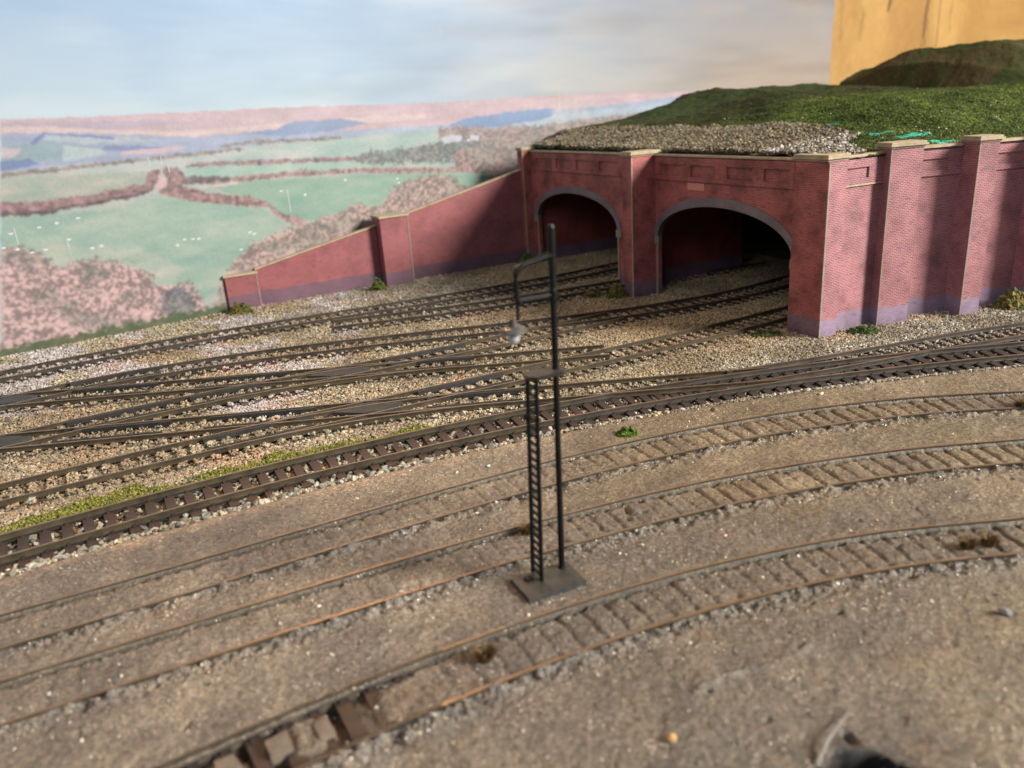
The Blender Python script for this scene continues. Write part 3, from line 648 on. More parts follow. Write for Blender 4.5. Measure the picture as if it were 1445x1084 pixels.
def build_hill():
    us = np.concatenate([np.linspace(0.32, 24, 360), np.linspace(24.1, 78, 360)]); vs = np.concatenate([np.linspace(0.32, 20, 300), np.linspace(20.1, 42, 220)])
    U, Vv = np.meshgrid(us, vs, indexing='ij'); u = U.ravel(); v = Vv.ravel()
    z = hill_z(u, v); z = z + 0.07 * fbm(u * 3.2, v * 3.2, 3, 331)
    z = np.where(v > 41.5, 0.0, z)
    z = np.where((v > 31.4) & (u < 4.5), z - ss(31.4, 33.5, v) * 2.6 * ss(4.5, 2, u), z)
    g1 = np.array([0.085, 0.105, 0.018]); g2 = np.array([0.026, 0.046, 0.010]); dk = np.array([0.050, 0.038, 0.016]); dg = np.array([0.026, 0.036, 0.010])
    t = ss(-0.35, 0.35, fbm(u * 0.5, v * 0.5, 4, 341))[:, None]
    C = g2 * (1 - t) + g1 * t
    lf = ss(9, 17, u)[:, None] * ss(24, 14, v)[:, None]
    C = C * (0.62 + 0.38 * lf)  # sunlit front right painted in: the rest of the grass is darker
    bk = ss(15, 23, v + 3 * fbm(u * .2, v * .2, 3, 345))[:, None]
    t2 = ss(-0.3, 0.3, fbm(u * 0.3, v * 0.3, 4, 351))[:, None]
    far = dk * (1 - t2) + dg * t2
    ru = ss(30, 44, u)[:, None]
    C = C * (1 - bk) + bk * (far * ru + (1 - ru) * (0.55 * far + 0.45 * g2))  # shade on the rear hills put into the grass colour
    sz = stone_zone(u, v)[:, None]; C = C * (1 - sz) + sz * np.array([0.16, 0.13, 0.08])
    # bare teal paper showing along the torn front edge of the grass mat
    lim = np.interp(v, [0, 3, 5, 9, 13, 20, 33], [2.4, 4.2, 6.6, 8.6, 9.2, 7.4, 5.4])
    tl = (np.exp(-((u - lim - 0.25) / 0.35) ** 2) * ss(0.05, 0.22, fbm(u * 0.5, v * 0.45, 3, 361)))
    tl = np.maximum(tl, np.exp(-((v - 0.75) / 0.30) ** 2) * ss(5, 6, u) * ss(-0.05, 0.2, fbm(u * 0.45, v * .3, 3, 365)))
    tl = tl * 0
    for a, b, ru_, rv, st in TEAL: tl = np.maximum(tl, st * ss(1.0, 0.55, np.sqrt(((u - a) / ru_) ** 2 + ((v - b) / rv) ** 2) + 0.9 * vnoise(u * 2.3, v * 2.3, 367)))
    tl = tl[:, None]; C = C * (1 - tl) + tl * np.array([0.05, 0.34, 0.24])
    p = hill_xy(u, v); n1, n2 = U.shape
    i = np.arange(n1 - 1)[:, None] * n2 + np.arange(n2 - 1)[None]
    F = np.stack([i, i + n2, i + n2 + 1, i + 1], -1).reshape(-1, 4)
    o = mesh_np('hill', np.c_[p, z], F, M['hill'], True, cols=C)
    tag(o, kind='structure')
build_hill()

# ------------------------------------------------------------------ tunnel mouths (card kit): a runs from the near corner along the front
PF = frame(A, DP)
# frame() puts the outward side on the right of travel; here the front faces left of DP
def PF(a, z, n): 
    p = A + DP * a + NP_ * n; return (p[0], p[1], z)
def arch_pts(ac, hw, zs, rise, n=30):
    return [(ac - hw * math.cos(math.pi * i / n), zs + rise * math.sin(math.pi * i / n) ** 0.92) for i in range(n + 1)]
portal = empty('tunnel_portal', (9.4, 53.6, -0.4), 'double arched red brick tunnel mouth in shade under the stony bank', 'tunnel portal')
def part(mb, name, mats, parent, smooth=False):
    o = mb.build(name, mats, None, smooth)
    o.parent = parent
    o.matrix_parent_inverse = Matrix.Translation(-Vector(world_loc(parent)))
    return o
def world_loc(o):
    v = Vector((0, 0, 0))
    while o: v += Vector(o.location) + (o.matrix_parent_inverse.translation if o.parent else Vector((0, 0, 0))); o = o.parent
    return v
AR = [(8.0, 5.85, 3.45, 2.40), (24.35, 5.85, 3.40, 2.28)]
ZT = 8.66
mb = MB()
def wall_with_arch(a0, a1, arc):
    ac, hw, zs, ri = arc; pts = arch_pts(*arc)
    L, Rr = ac - hw, ac + hw
    for (p, q) in ((a0, L), (Rr, a1)):
        if q - p > 0.01:
            mb.face([PF(q, -0.5, 0), PF(p, -0.5, 0), PF(p, ZT, 0), PF(q, ZT, 0)], [(q, -0.5), (p, -0.5), (p, ZT), (q, ZT)])
    for (x1, z1), (x2, z2) in zip(pts[:-1], pts[1:]):
        mb.face([PF(x2, z2, 0), PF(x1, z1, 0), PF(x1, ZT, 0), PF(x2, ZT, 0)], [(x2, z2), (x1, z1), (x1, ZT), (x2, ZT)])
        mb.face([PF(x1, z1, 0), PF(x2, z2, 0), PF(x2, z2, -0.3), PF(x1, z1, -0.3)], [(x1, 0), (x2, 0), (x2, .3), (x1, .3)])
    for p in (L, Rr):
        mb.face([PF(p, -0.5, 0), PF(p, -0.5, -0.3), PF(p, zs, -0.3), PF(p, zs, 0)], [(0, -0.5), (.3, -.5), (.3, zs), (0, zs)])
    for (x1, z1), (x2, z2) in zip(pts[:-1], pts[1:]):
        mb.face([PF(x1, z1, -0.3), PF(x2, z2, -0.3), PF(x2, ZT, -0.3), PF(x1, ZT, -0.3)])
wall_with_arch(0.02, 16.2, AR[0]); wall_with_arch(16.2, 31.6, AR[1])
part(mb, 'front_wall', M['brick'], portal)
# blue brick arch rings
for ac, hw, zs, ri in AR:
    mb = MB(); n = 30
    i_ = arch_pts(ac, hw + 0.0, zs, ri, n); o_ = arch_pts(ac, hw + 0.42, zs, ri + 0.55, n)
    for k in range(n):
        q = [i_[k + 1], i_[k], o_[k], o_[k + 1]]
        mb.face([PF(x, z, 0.07) for x, z in q], [(k * .4 + .4, 0), (k * .4, 0), (k * .4, .5), (k * .4 + .4, .5)])
        mb.face([PF(*o_[k + 1], 0.07), PF(*o_[k], 0.07), PF(*o_[k], 0), PF(*o_[k + 1], 0)])
        mb.face([PF(*i_[k], 0.07), PF(*i_[k + 1], 0.07), PF(*i_[k + 1], -0.28), PF(*i_[k], -0.28)])
    part(mb, 'arch_ring', M['blue_brick'], portal)
    for sgn in (-1, 1):
        mb = MB(); c = ac + sgn * (hw + 0.18)
        mb.box(PF, c - 0.30, c + 0.30, zs - 0.42, zs + 0.12, 0, 0.10)
        part(mb, 'impost_stone', M['impost'], portal)
        mb = MB(); c = ac + sgn * (hw + 0.05)
        mb.box(PF, c - 0.045, c + 0.045, -0.45, zs - 0.43, 0.0, 0.05)
        part(mb, 'corner_strip', M['card_edge'], portal)
# raised parapet band with sunk panels
def panel_band(fr, a0, a1, zb, zt, panels, mats, parent, n=0.10, name='parapet_panel'):
    mb = MB(); z0, z1 = zb + 0.28, zt - 0.42
    xs = [a0] + [v for p in panels for v in p] + [a1]
    mb.box(fr, a0, a1, zb, z0, 0, n); mb.box(fr, a0, a1, z1, zt, 0, n)
    for k in range(0, len(xs), 2):
        mb.box(fr, xs[k], xs[k + 1], z0 + 0.002, z1 - 0.002, 0, n)
    o = part(mb, name, mats, parent)
    return o
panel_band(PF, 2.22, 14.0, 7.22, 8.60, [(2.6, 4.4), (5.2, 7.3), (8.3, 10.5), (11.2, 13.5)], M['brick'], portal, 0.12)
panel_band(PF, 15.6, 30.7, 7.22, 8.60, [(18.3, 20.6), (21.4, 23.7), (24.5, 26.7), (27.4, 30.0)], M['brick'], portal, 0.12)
mb = MB().box(PF, 9.3, 10.85, 6.72, 7.14, 0, 0.04); part(mb, 'plaque', M['plaque'], portal)
# coping along the parapet
for a0, a1 in ((2.2, 14.0), (15.3, 30.8)):
    mb = MB().box(PF, a0, a1, ZT + 0.001, ZT + 0.11, -0.55, 0.15); part(mb, 'coping', M['coping'], portal)
def cap(fr, a0, a1, z, n0, n1, parent):
    mb = MB()
    for k, e in enumerate((0.05, 0.15, 0.08)):
        mb.box(fr, a0 - e, a1 + e, z + 0.105 * k + 0.001, z + 0.105 * (k + 1) - 0.006, n0 - e, n1 + e)
    return part(mb, 'cap', M['coping'], parent)
def pilaster(fr, a0, a1, zt, n0, n1, mats, parent, strips=(), strip=None):
    strip = strip or M['card_edge']
    mb = MB().box(fr, a0, a1, -0.6, zt, n0, n1); o = part(mb, 'pilaster', mats, parent)
    cap(fr, a0, a1, zt, n0, n1, o)
    for (a, n) in strips:
        s = MB().box(fr, a - 0.03, a + 0.03, -0.55, zt - 0.03, n - 0.03, n + 0.03); part(s, 'corner_strip', strip, o)
    return o
pilaster(PF, 0.0, 2.15, ZT, -0.5, 0.16, [M['brick']], portal)
pilaster(PF, 14.1, 15.15, ZT + 0.06, -0.3, 1.85, [M['brick']], portal, [(14.1, 1.85)])
pilaster(PF, 31.0, 31.9, ZT + 0.06, -0.3, 0.75, [M['brick']], portal, [(31.0, 0.75)])
# inside of the bores
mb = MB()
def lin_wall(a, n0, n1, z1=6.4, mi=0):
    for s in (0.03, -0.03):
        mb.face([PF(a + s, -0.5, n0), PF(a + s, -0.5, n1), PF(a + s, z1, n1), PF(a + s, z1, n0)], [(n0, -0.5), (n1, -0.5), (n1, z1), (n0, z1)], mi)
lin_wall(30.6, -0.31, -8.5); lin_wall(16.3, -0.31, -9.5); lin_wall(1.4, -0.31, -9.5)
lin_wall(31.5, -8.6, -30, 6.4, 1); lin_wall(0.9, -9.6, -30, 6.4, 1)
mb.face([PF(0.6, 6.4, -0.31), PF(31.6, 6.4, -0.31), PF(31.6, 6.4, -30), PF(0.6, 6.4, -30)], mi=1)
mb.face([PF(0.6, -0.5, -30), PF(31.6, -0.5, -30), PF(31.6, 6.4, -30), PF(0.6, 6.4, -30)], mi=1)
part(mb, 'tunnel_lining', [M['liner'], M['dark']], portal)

# ------------------------------------------------------------------ retaining wall to the right of the mouths
side = empty('retaining_wall', (22.5, 42.2, -0.4), 'pink sunlit brick retaining wall with deep buttresses right of the tunnel mouths', 'brick wall')
def RF(a, z, n):
    d = DR / np.hypot(*DR); nn = np.array([d[1], -d[0]]); p = A + d * a + nn * n; return (p[0], p[1], z)
B0 = np.array(RF(4.27, 0, -0.55)[:2]); D2 = np.array([0.982, 0.19]) / np.hypot(0.982, 0.19)
def QF(a, z, n):
    nn = np.array([D2[1], -D2[0]]); p = B0 + D2 * a + nn * n; return (p[0], p[1], z)
mb = MB().box(RF, 0.02, 4.30, -0.6, ZT, -0.9, -0.55); part(mb, 'wall_panel', M['brick_side'], side)
mb = MB().box(QF, 0.1, 5.2, -0.6, ZT, -0.9, -0.42); part(mb, 'wall_panel', M['brick_side'], side)
mb = MB().box(QF, 5.2, 16.5, -0.6, ZT, -0.9, -0.42); part(mb, 'wall_panel', M['brick_side'], side)
mb = MB().box(RF, 0.0, 1.12, -0.6, ZT - 0.002, -0.56, 0.0); o = part(mb, 'pilaster', M['brick_side'], side)
mb = MB()
for k, e in enumerate((0.05, 0.16, 0.09)):
    mb.box(RF, -0.22 - e, 1.10 + e, ZT + 0.105 * k + 0.002, ZT + 0.105 * (k + 1) - 0.005, -0.75 - e, 0.0 + e)
part(mb, 'cap', M['coping'], o)
s_ = MB().box(RF, -0.13, -0.03, -0.55, ZT - 0.1, -0.06, 0.03); part(s_, 'corner_strip', M['impost'], o)
pilaster(QF, 0.0, 1.85, ZT + 0.24, -0.42, 0.62, [M['brick_side']], side, [(0.0, 0.62)], M['impost'])
pilaster(QF, 5.02, 6.2, ZT + 0.20, -0.42, 0.80, [M['brick_side']], side, [(5.02, 0.80)], M['impost'])
pilaster(QF, 9.3, 10.5, ZT + 0.20, -0.42, 0.80, [M['brick_side']], side, [(9.3, 0.80)], M['impost'])
panel_band(lambda a, z, n: RF(a, z, n - 0.55), 1.14, 4.26, 7.30, 8.55, [(1.5, 3.2)], M['brick_side'], side, 0.10)
panel_band(lambda a, z, n: QF(a, z, n - 0.42), 1.87, 5.0, 7.25, 8.55, [(2.2, 4.2)], M['brick_side'], side, 0.10)
panel_band(lambda a, z, n: QF(a, z, n - 0.42), 6.22, 9.28, 7.25, 8.55, [(6.7, 8.8)], M['brick_side'], side, 0.10)
mb = MB().box(RF, 1.18, 4.2, 7.22, 7.295, -0.55, -0.44); part(mb, 'ledge', M['coping'], side)
mb = MB().box(RF, 1.25, 4.25, ZT + 0.001, ZT + 0.12, -0.95, -0.40); part(mb, 'coping', M['coping'], side)
mb = MB().box(QF, 1.95, 4.95, ZT + 0.05, ZT + 0.17, -0.95, -0.25); part(mb, 'coping', M['coping'], side)
mb = MB().box(QF, 6.3, 9.25, ZT + 0.05, ZT + 0.17, -0.95, -0.25); part(mb, 'coping', M['coping'], side)
mb = MB().box(QF, 10.6, 16.4, ZT + 0.05, ZT + 0.17, -0.95, -0.25); part(mb, 'coping', M['coping'], side)

# ------------------------------------------------------------------ sloping wing wall on the left
WP = np.array([-19.96, 55.91]); WD = np.array([0.887, 0.46]) / np.hypot(0.887, 0.46)
def WF(a, z, n):
    nn = np.array([WD[1], -WD[0]]); p = WP + WD * a + nn * n; return (p[0], p[1], z)
wing = empty('wing_wall', (-8, 61.5, -0.4), 'long low brick wing wall stepping down leftwards against the backdrop', 'brick wall')
def slope(a0, z0, a1, z1):
    mb = MB()
    mb.face([WF(a0, -0.6, -0.12), WF(a1, -0.6, -0.12), WF(a1, z1, -0.12), WF(a0, z0, -0.12)], [(a0, -0.6), (a1, -0.6), (a1, z1), (a0, z0)])
    mb.face([WF(a1, -0.6, -0.45), WF(a0, -0.6, -0.45), WF(a0, z0, -0.45), WF(a1, z1, -0.45)], [(a0, -0.6), (a1, -0.6), (a1, z1), (a0, z0)])
    part(mb, 'wall_panel', M['brick_wing'], wing)
    mb = MB(); e = 0.10
    mb.face([WF(a0, z0 + e, -0.04), WF(a1, z1 + e, -0.04), WF(a1, z1 + e, -0.53), WF(a0, z0 + e, -0.53)])
    mb.face([WF(a0, z0, -0.04), WF(a1, z1, -0.04), WF(a1, z1 + e, -0.04), WF(a0, z0 + e, -0.04)])
    mb.face([WF(a0, z0, -0.53), WF(a0, z0 + e, -0.53), WF(a1, z1 + e, -0.53), WF(a1, z1, -0.53)])
    mb.face([WF(a0, z0, -0.04), WF(a0, z0, -0.53), WF(a1, z1, -0.53), WF(a1, z1, -0.04)])
    part(mb, 'coping', M['coping'], wing)
slope(2.2, 2.30, 11.7, 4.25); slope(14.0, 4.80, 25.2, 7.30)
def low_pier(a0, a1, zt, n1, n0=-1.0):
    mb = MB().box(WF, a0, a1, -0.6, zt, n0, n1); o = part(mb, 'pilaster', M['brick_wing'], wing)
    mb = MB().box(WF, a0 - 0.1, a1 + 0.1, zt + 0.001, zt + 0.15, n0 - 0.05, n1 + 0.1); part(mb, 'cap', M['coping'], o)
    s = MB().box(WF, a1 - 0.04, a1 + 0.04, -0.55, zt - 0.02, n1 - 0.04, n1 + 0.03); part(s, 'corner_strip', M['impost'], o)
low_pier(0.0, 2.2, 2.10, 0.25, -2.6); low_pier(11.75, 14.0, 4.88, 0.85)

# ------------------------------------------------------------------ railway tracks
PROF = [(-.045, 0.0, 1), (.045, 0.0, 1), (.045, -.055, 0), (.018, -.075, 0), (.018, -.17, 0), (.07, -.20, 0), (.07, -.215, 0), (-.07, -.215, 0), (-.07, -.20, 0), (-.018, -.17, 0), (-.018, -.075, 0), (-.045, -.055, 0)]
def sweep(C, N, off, prof, zoff=0.0):
    n = len(prof); V = []; F = []; mi = []
    for c, nn in zip(C, N):
        for (a, z, m_) in prof: V.append((c[0] + nn[0] * (off + a), c[1] + nn[1] * (off + a), z + zoff))
    for i in range(len(C) - 1):
        for k in range(n):
            k2 = (k + 1) % n; F.append([i * n + k, i * n + k2, (i + 1) * n + k2, (i + 1) * n + k]); mi.append(1 if k == 0 else 0)
    F.append(list(range(n))); mi.append(0); F.append([(len(C) - 1) * n + k for k in range(n)][::-1]); mi.append(0)
    return np.array(V), F, mi

def sleeper_mesh(name, L, w, h, mat):
    mb = MB(); fr = lambda a, z, n: (n, a, z)
    mb.box(fr, -L / 2, L / 2, -h, 0, -w / 2, w / 2)
    for s in (-1, 1):
        for q in (-0.115, 0.115):
            c = s * GAUGE / 2 + q; mb.box(fr, c - 0.045, c + 0.045, 0.001, 0.05, -0.055, 0.055)
    o = mb.build(name, mat); return o

LABELS = {
 'Y1': 'farthest of three sidings half buried in brown plaster, running past the green moss clump',
 'Y2': 'middle of three half buried sidings, passing just behind the lamp base plate',
 'Y3': 'nearest half buried siding, with bare sleepers showing at its lower end',
 'M1': 'curved main track with rusty rails on dark brown sleepers along the plaster yard edge',
 'P': 'track on pale ballast just behind the moss strip, bending away to the right tunnel mouth',
 'Q': 'track running through two nearer dark plates to merge into the rusty main track',
 'C': 'diagonal track crossing two dark plates left of the lamp, aimed at the right arch',
 'D': 'level track through the dark plate left of the lamp shade, ending behind the post',
 'F': 'far track running past the lamp shade into the left half of the right arch',
 'G': 'rearmost track hugging the foot of the wing wall into the left tunnel arch',
 'G2': 'short rear track branching beside the wing wall into the near side of left arch',
 'N': 'track branching off the rusty main line towards the right edge below the buttresses',
}
SLEEP = {'M1': ('sleeper', 0), 'Q': ('sleeper_grey', 0), 'P': ('sleeper_grey', 0), 'C': ('sleeper_grey', 0), 'D': ('sleeper_grey', 0), 'F': ('sleeper', 0), 'G': ('sleeper', 0), 'G2': ('sleeper', 0), 'N': ('sleeper', 0), 'Y3': ('sleeper', 1)}
SL_MESH = {}
def rail_mi(k, V, F, mi):
    mi = np.array(mi); cx = np.array([V[f[0]][0] for f in F])
    if k == 'M1': mi[(cx > 2.0) & (mi == 0)] = 2        # grimier rails past the lamp
    if k == 'Y3': mi[cx < -2.2] = 2
    return mi
for i, (k, R) in enumerate(RT.items()):
    zoff = -0.0035 * i
    c0, _ = R.at(R.arc[-1] * 0.5)
    root = empty('railway_track', (c0[0], c0[1], -0.4), LABELS[k], 'track', 'half buried sidings' if k[0] == 'Y' else 'running tracks on ballast')
    inv = Vector((-c0[0], -c0[1], 0.4))
    webm = M['rail_dark'] if k in ('N', 'F', 'G', 'G2') else M['rail_side']
    for sgn in (1, -1):
        C = R.C.copy()
        if k[0] == 'Y':
            pass
        V, F, mi = sweep(C, R.N, sgn * (GAUGE / 2 + 0.04), PROF, zoff)
        V[:, 2] += 0.012 * fbm(V[:, 0] * 0.3, V[:, 1] * 0.3, 2, 400 + i)
        o = mesh_np('rail', V + np.array(inv), F, [webm, M['rail_top'], M['rail_dark']], False, mi=rail_mi(k, V, F, mi), parent=root)
        if k == 'M1':
            # moulded strip tying the sleepers together under the rail
            Vw, Fw, _ = sweep(C, R.N, sgn * GAUGE / 2, [(-.10, -.225, 0), (.10, -.225, 0), (.10, -.30, 0), (-.10, -.30, 0)], zoff)
            mesh_np('sleeper_web', Vw + np.array(inv), Fw, M['black_plastic'], parent=root)
    if k in SLEEP:
        mk, part_only = SLEEP[k]
        if mk not in SL_MESH:
            o = sleeper_mesh('sleeper', 2.85, 0.33, 0.17, M[mk]); SL_MESH[mk] = o.data; bpy.data.objects.remove(o)
        n = int(R.arc[-1] / PITCH_S); made = 0
        for q in range(n):
            a = q * PITCH_S
            c, t = R.at(a)
            if part_only and not (-9.3 < c[0] < -2.4): continue
            rel = c - A
            if rel @ NP_ < -9.0 and rel @ DP > 0: continue
            ang = abs(math.degrees(math.atan2(c[0], c[1])))
            if ang > 44 or made >= 100: continue
            o = bpy.data.objects.new('sleeper', SL_MESH[mk]); COL.objects.link(o); o.parent = root; made += 1
            o.location = (c[0] + inv[0], c[1] + inv[1], -0.217 - (0.0 if k in ('M1', 'Y3', 'N') else 0.035) + zoff * 1.5 + inv[2] + random.uniform(-.008, .004))
            o.rotation_euler = (0, 0, math.atan2(t[1], t[0]) + random.uniform(-.03, .03))
    R.root = root; R.inv = np.array(inv)

# black check rails and crossing plates where the tracks cross
def cross_at(k1, k2):
    R1, R2 = RT[k1], RT[k2]
    best = None
    for c, t, a in zip(R1.C, R1.T, R1.arc):
        o, s = R2.offset(np.array([c[0]]), np.array([c[1]]))
        if best is None or abs(o[0]) < best[0]: best = (abs(o[0]), c, t, a, s[0])
    return best
for k1, k2, host, plate in (('P', 'Q', 'Q', 1.0), ('C', 'D', 'D', 1.0), ('C', 'Q', 'C', 1.0), ('F', 'D', 'F', 1.0)):
    _, c, t1, a1, a2 = cross_at(k1, k2)
    t2 = RT[k2].at(a2)[1]
    root, inv = RT[host].root, RT[host].inv
    # rhombus between the obtuse noses
    sa = abs(t1[0] * t2[1] - t1[1] * t2[0]); half = GAUGE / max(sa, 0.16) * 0.5 * 0.70
    va = (t1 + t2) / np.linalg.norm(t1 + t2); vb = np.array([-va[1], va[0]])
    pts = [c + va * half, c + vb * 0.62 + va * 0.3, c + vb * 0.62 - va * 0.3, c - va * half, c - vb * 0.62 - va * 0.3, c - vb * 0.62 + va * 0.3]
    mb = MB(); zt = -0.022
    top = [(p[0], p[1], zt) for p in pts]; bot = [(p[0], p[1], -0.16) for p in pts]
    mb.face(top[::-1])
    for q in range(6): mb.face([top[q], top[(q + 1) % 6], bot[(q + 1) % 6], bot[q]])
    part(mb, 'crossing_plate', M['plate'], root)
    # slip rails curving from one route into the other inside the crossing
    for (ka, aa, sa_, kb, ab, sb_) in (((k1, a1, -6.2, k2, a2, 6.2),) if k1 in 'PC' and k2 in 'QD' and k1 + k2 != 'CQ' else ()):
        pa, ta = RT[ka].at(aa + sa_); pb, tb = RT[kb].at(ab + sb_)
        q = np.linspace(0, 1, 26)[:, None]; L = np.linalg.norm(pb - pa)
        C = (2*q**3-3*q**2+1)*pa + (q**3-2*q**2+q)*ta*L + (-2*q**3+3*q**2)*pb + (q**3-q**2)*tb*L
        T = np.gradient(C, axis=0); T /= np.linalg.norm(T, axis=1)[:, None]
        for sgn in (1, -1):
            V, F, mi = sweep(C, np.c_[-T[:, 1], T[:, 0]], sgn * (GAUGE / 2 + 0.04), PROF, -0.006 - 0.002 * (ka == k1))
            mesh_np('slip_rail', V + inv, F, [M['rail_side'], M['rail_top']], mi=mi, parent=root)
    for kk, aa in ((k1, a1), (k2, a2)):
        R = RT[kk]
        for sgn in (1, -1):
            for lo, hi in ((-7.2, -2.3), (2.3, 7.2)):
                m = (R.arc > aa + lo) & (R.arc < aa + hi)
                if m.sum() < 3: continue
                V, F, _ = sweep(R.C[m], R.N[m], sgn * (GAUGE / 2 - 0.20), [(-.07, -.02, 0), (.07, -.02, 0), (.07, -.21, 0), (-.07, -.21, 0)], -0.004)
                mesh_np('check_rail', V + R.inv, F, M['black_plastic'], parent=R.root)

# ------------------------------------------------------------------ ballast stones and grit (nobody could count these)
def rock_base(level):
    if level == 0:
        V = np.array([(1, 0, 0), (-1, 0, 0), (0, 1, 0), (0, -1, 0), (0, 0, 1), (0, 0, -1)], float)
        F = np.array([(0, 2, 4), (2, 1, 4), (1, 3, 4), (3, 0, 4), (2, 0, 5), (1, 2, 5), (3, 1, 5), (0, 3, 5)])
    else:
        t = (1 + 5 ** .5) / 2
        V = np.array([(-1, t, 0), (1, t, 0), (-1, -t, 0), (1, -t, 0), (0, -1, t), (0, 1, t), (0, -1, -t), (0, 1, -t), (t, 0, -1), (t, 0, 1), (-t, 0, -1), (-t, 0, 1)], float) / 1.902
        F = np.array([(0, 11, 5), (0, 5, 1), (0, 1, 7), (0, 7, 10), (0, 10, 11), (1, 5, 9), (5, 11, 4), (11, 10, 2), (10, 7, 6), (7, 1, 8), (3, 9, 4), (3, 4, 2), (3, 2, 6), (3, 6, 8), (3, 8, 9), (4, 9, 5), (2, 4, 11), (6, 2, 10), (8, 6, 7), (9, 8, 1)])
    return V, F
def stones(P, size, cols, level=0, flat=0.75, jit=0.32, tilt=1.6):
    V0, F0 = rock_base(level); n = len(P); k = len(V0)
    V = np.repeat(V0[None], n, 0) * (1 + jit * (rng.random((n, k, 1)) * 2 - 1))
    sc = np.stack([0.7 + 0.6 * rng.random(n), 0.7 + 0.6 * rng.random(n), flat * (0.6 + 0.6 * rng.random(n))], -1)
    V *= sc[:, None]
    # random orientation: tilt + spin
    a = rng.random(n) * 6.283; b = (rng.random(n) - .5) * tilt
    ca, sa, cb, sb = np.cos(a), np.sin(a), np.cos(b), np.sin(b)
    x, y, z = V[..., 0], V[..., 1], V[..., 2]
    y, z = y * cb[:, None] - z * sb[:, None], y * sb[:, None] + z * cb[:, None]
    x, y = x * ca[:, None] - y * sa[:, None], x * sa[:, None] + y * ca[:, None]
    V = np.stack([x, y, z], -1) * np.asarray(size)[:, None, None] + P[:, None]
    F = (F0[None] + (np.arange(n) * k)[:, None, None]).reshape(-1, 3)
    return V.reshape(-1, 3), F, np.repeat(cols, k, 0)
PAL = np.array([0.60, 0.565, 0.51]) * np.array([(.56, .44, .27), (.70, .60, .42), (.78, .71, .57), (.42, .36, .25), (.30, .28, .22), (.34, .34, .28), (.20, .18, .14), (.50, .47, .40), (.62, .52, .38)])
PALG = 0.80 * np.array([(.26, .26, .21), (.36, .35, .29), (.48, .44, .36), (.17, .165, .14), (.55, .50, .42), (.30, .27, .20), (.62, .52, .38)])
PALP = 0.62 * np.array([(.62, .52, .48), (.55, .48, .45), (.68, .60, .56), (.45, .40, .38), (.75, .70, .66)])
def pick(pal, n): return pal[rng.integers(0, len(pal), n)] * (0.8 + 0.4 * rng.random((n, 1)))

def track_mask(x, y):
    """True where a rail, a sleeper top or a plate would be hit"""
    bad = np.zeros(x.shape, bool); sl = np.zeros(x.shape, bool)
    for k in ('M1', 'P', 'Q', 'C', 'D', 'F', 'G', 'G2', 'N'):
        o, s = RT[k].offset(x, y); ph = (s / PITCH_S + 0.5) % 1.0 - 0.5
        bad |= np.abs(np.abs(o) - 0.865) < 0.13
        sl |= (np.abs(o) < 1.42) & (np.abs(ph) < 0.27)
    return bad, sl
def ballast_region(x, y):
    oM, _ = RT['M1'].offset(x, y)
    ok = oM > -1.9
    ok |= (oM > 50)
    d = (np.c_[x, y] - PW0) @ PWN; ok &= d > 0.2
    rel = np.c_[x, y] - A
    n = rel @ NP_; a = rel @ DP
    inside = (n < -14) & (a > -0.5); ok &= ~inside
    rw = rel @ np.array([DR[1], -DR[0]]); ok &= ~((rw < -0.4) & (a > -4) & (n < 0.2) & (rel @ DR > 0.2) & (a < 0.0))
    w = (np.c_[x, y] - WP) @ np.array([WD[1], -WD[0]]); wa = (np.c_[x, y] - WP) @ WD
    ok &= ~((w < -0.1) & (wa > 0) & (wa < 25.5))
    ok &= np.abs(np.degrees(np.arctan2(x, y))) < 41
    return ok, oM
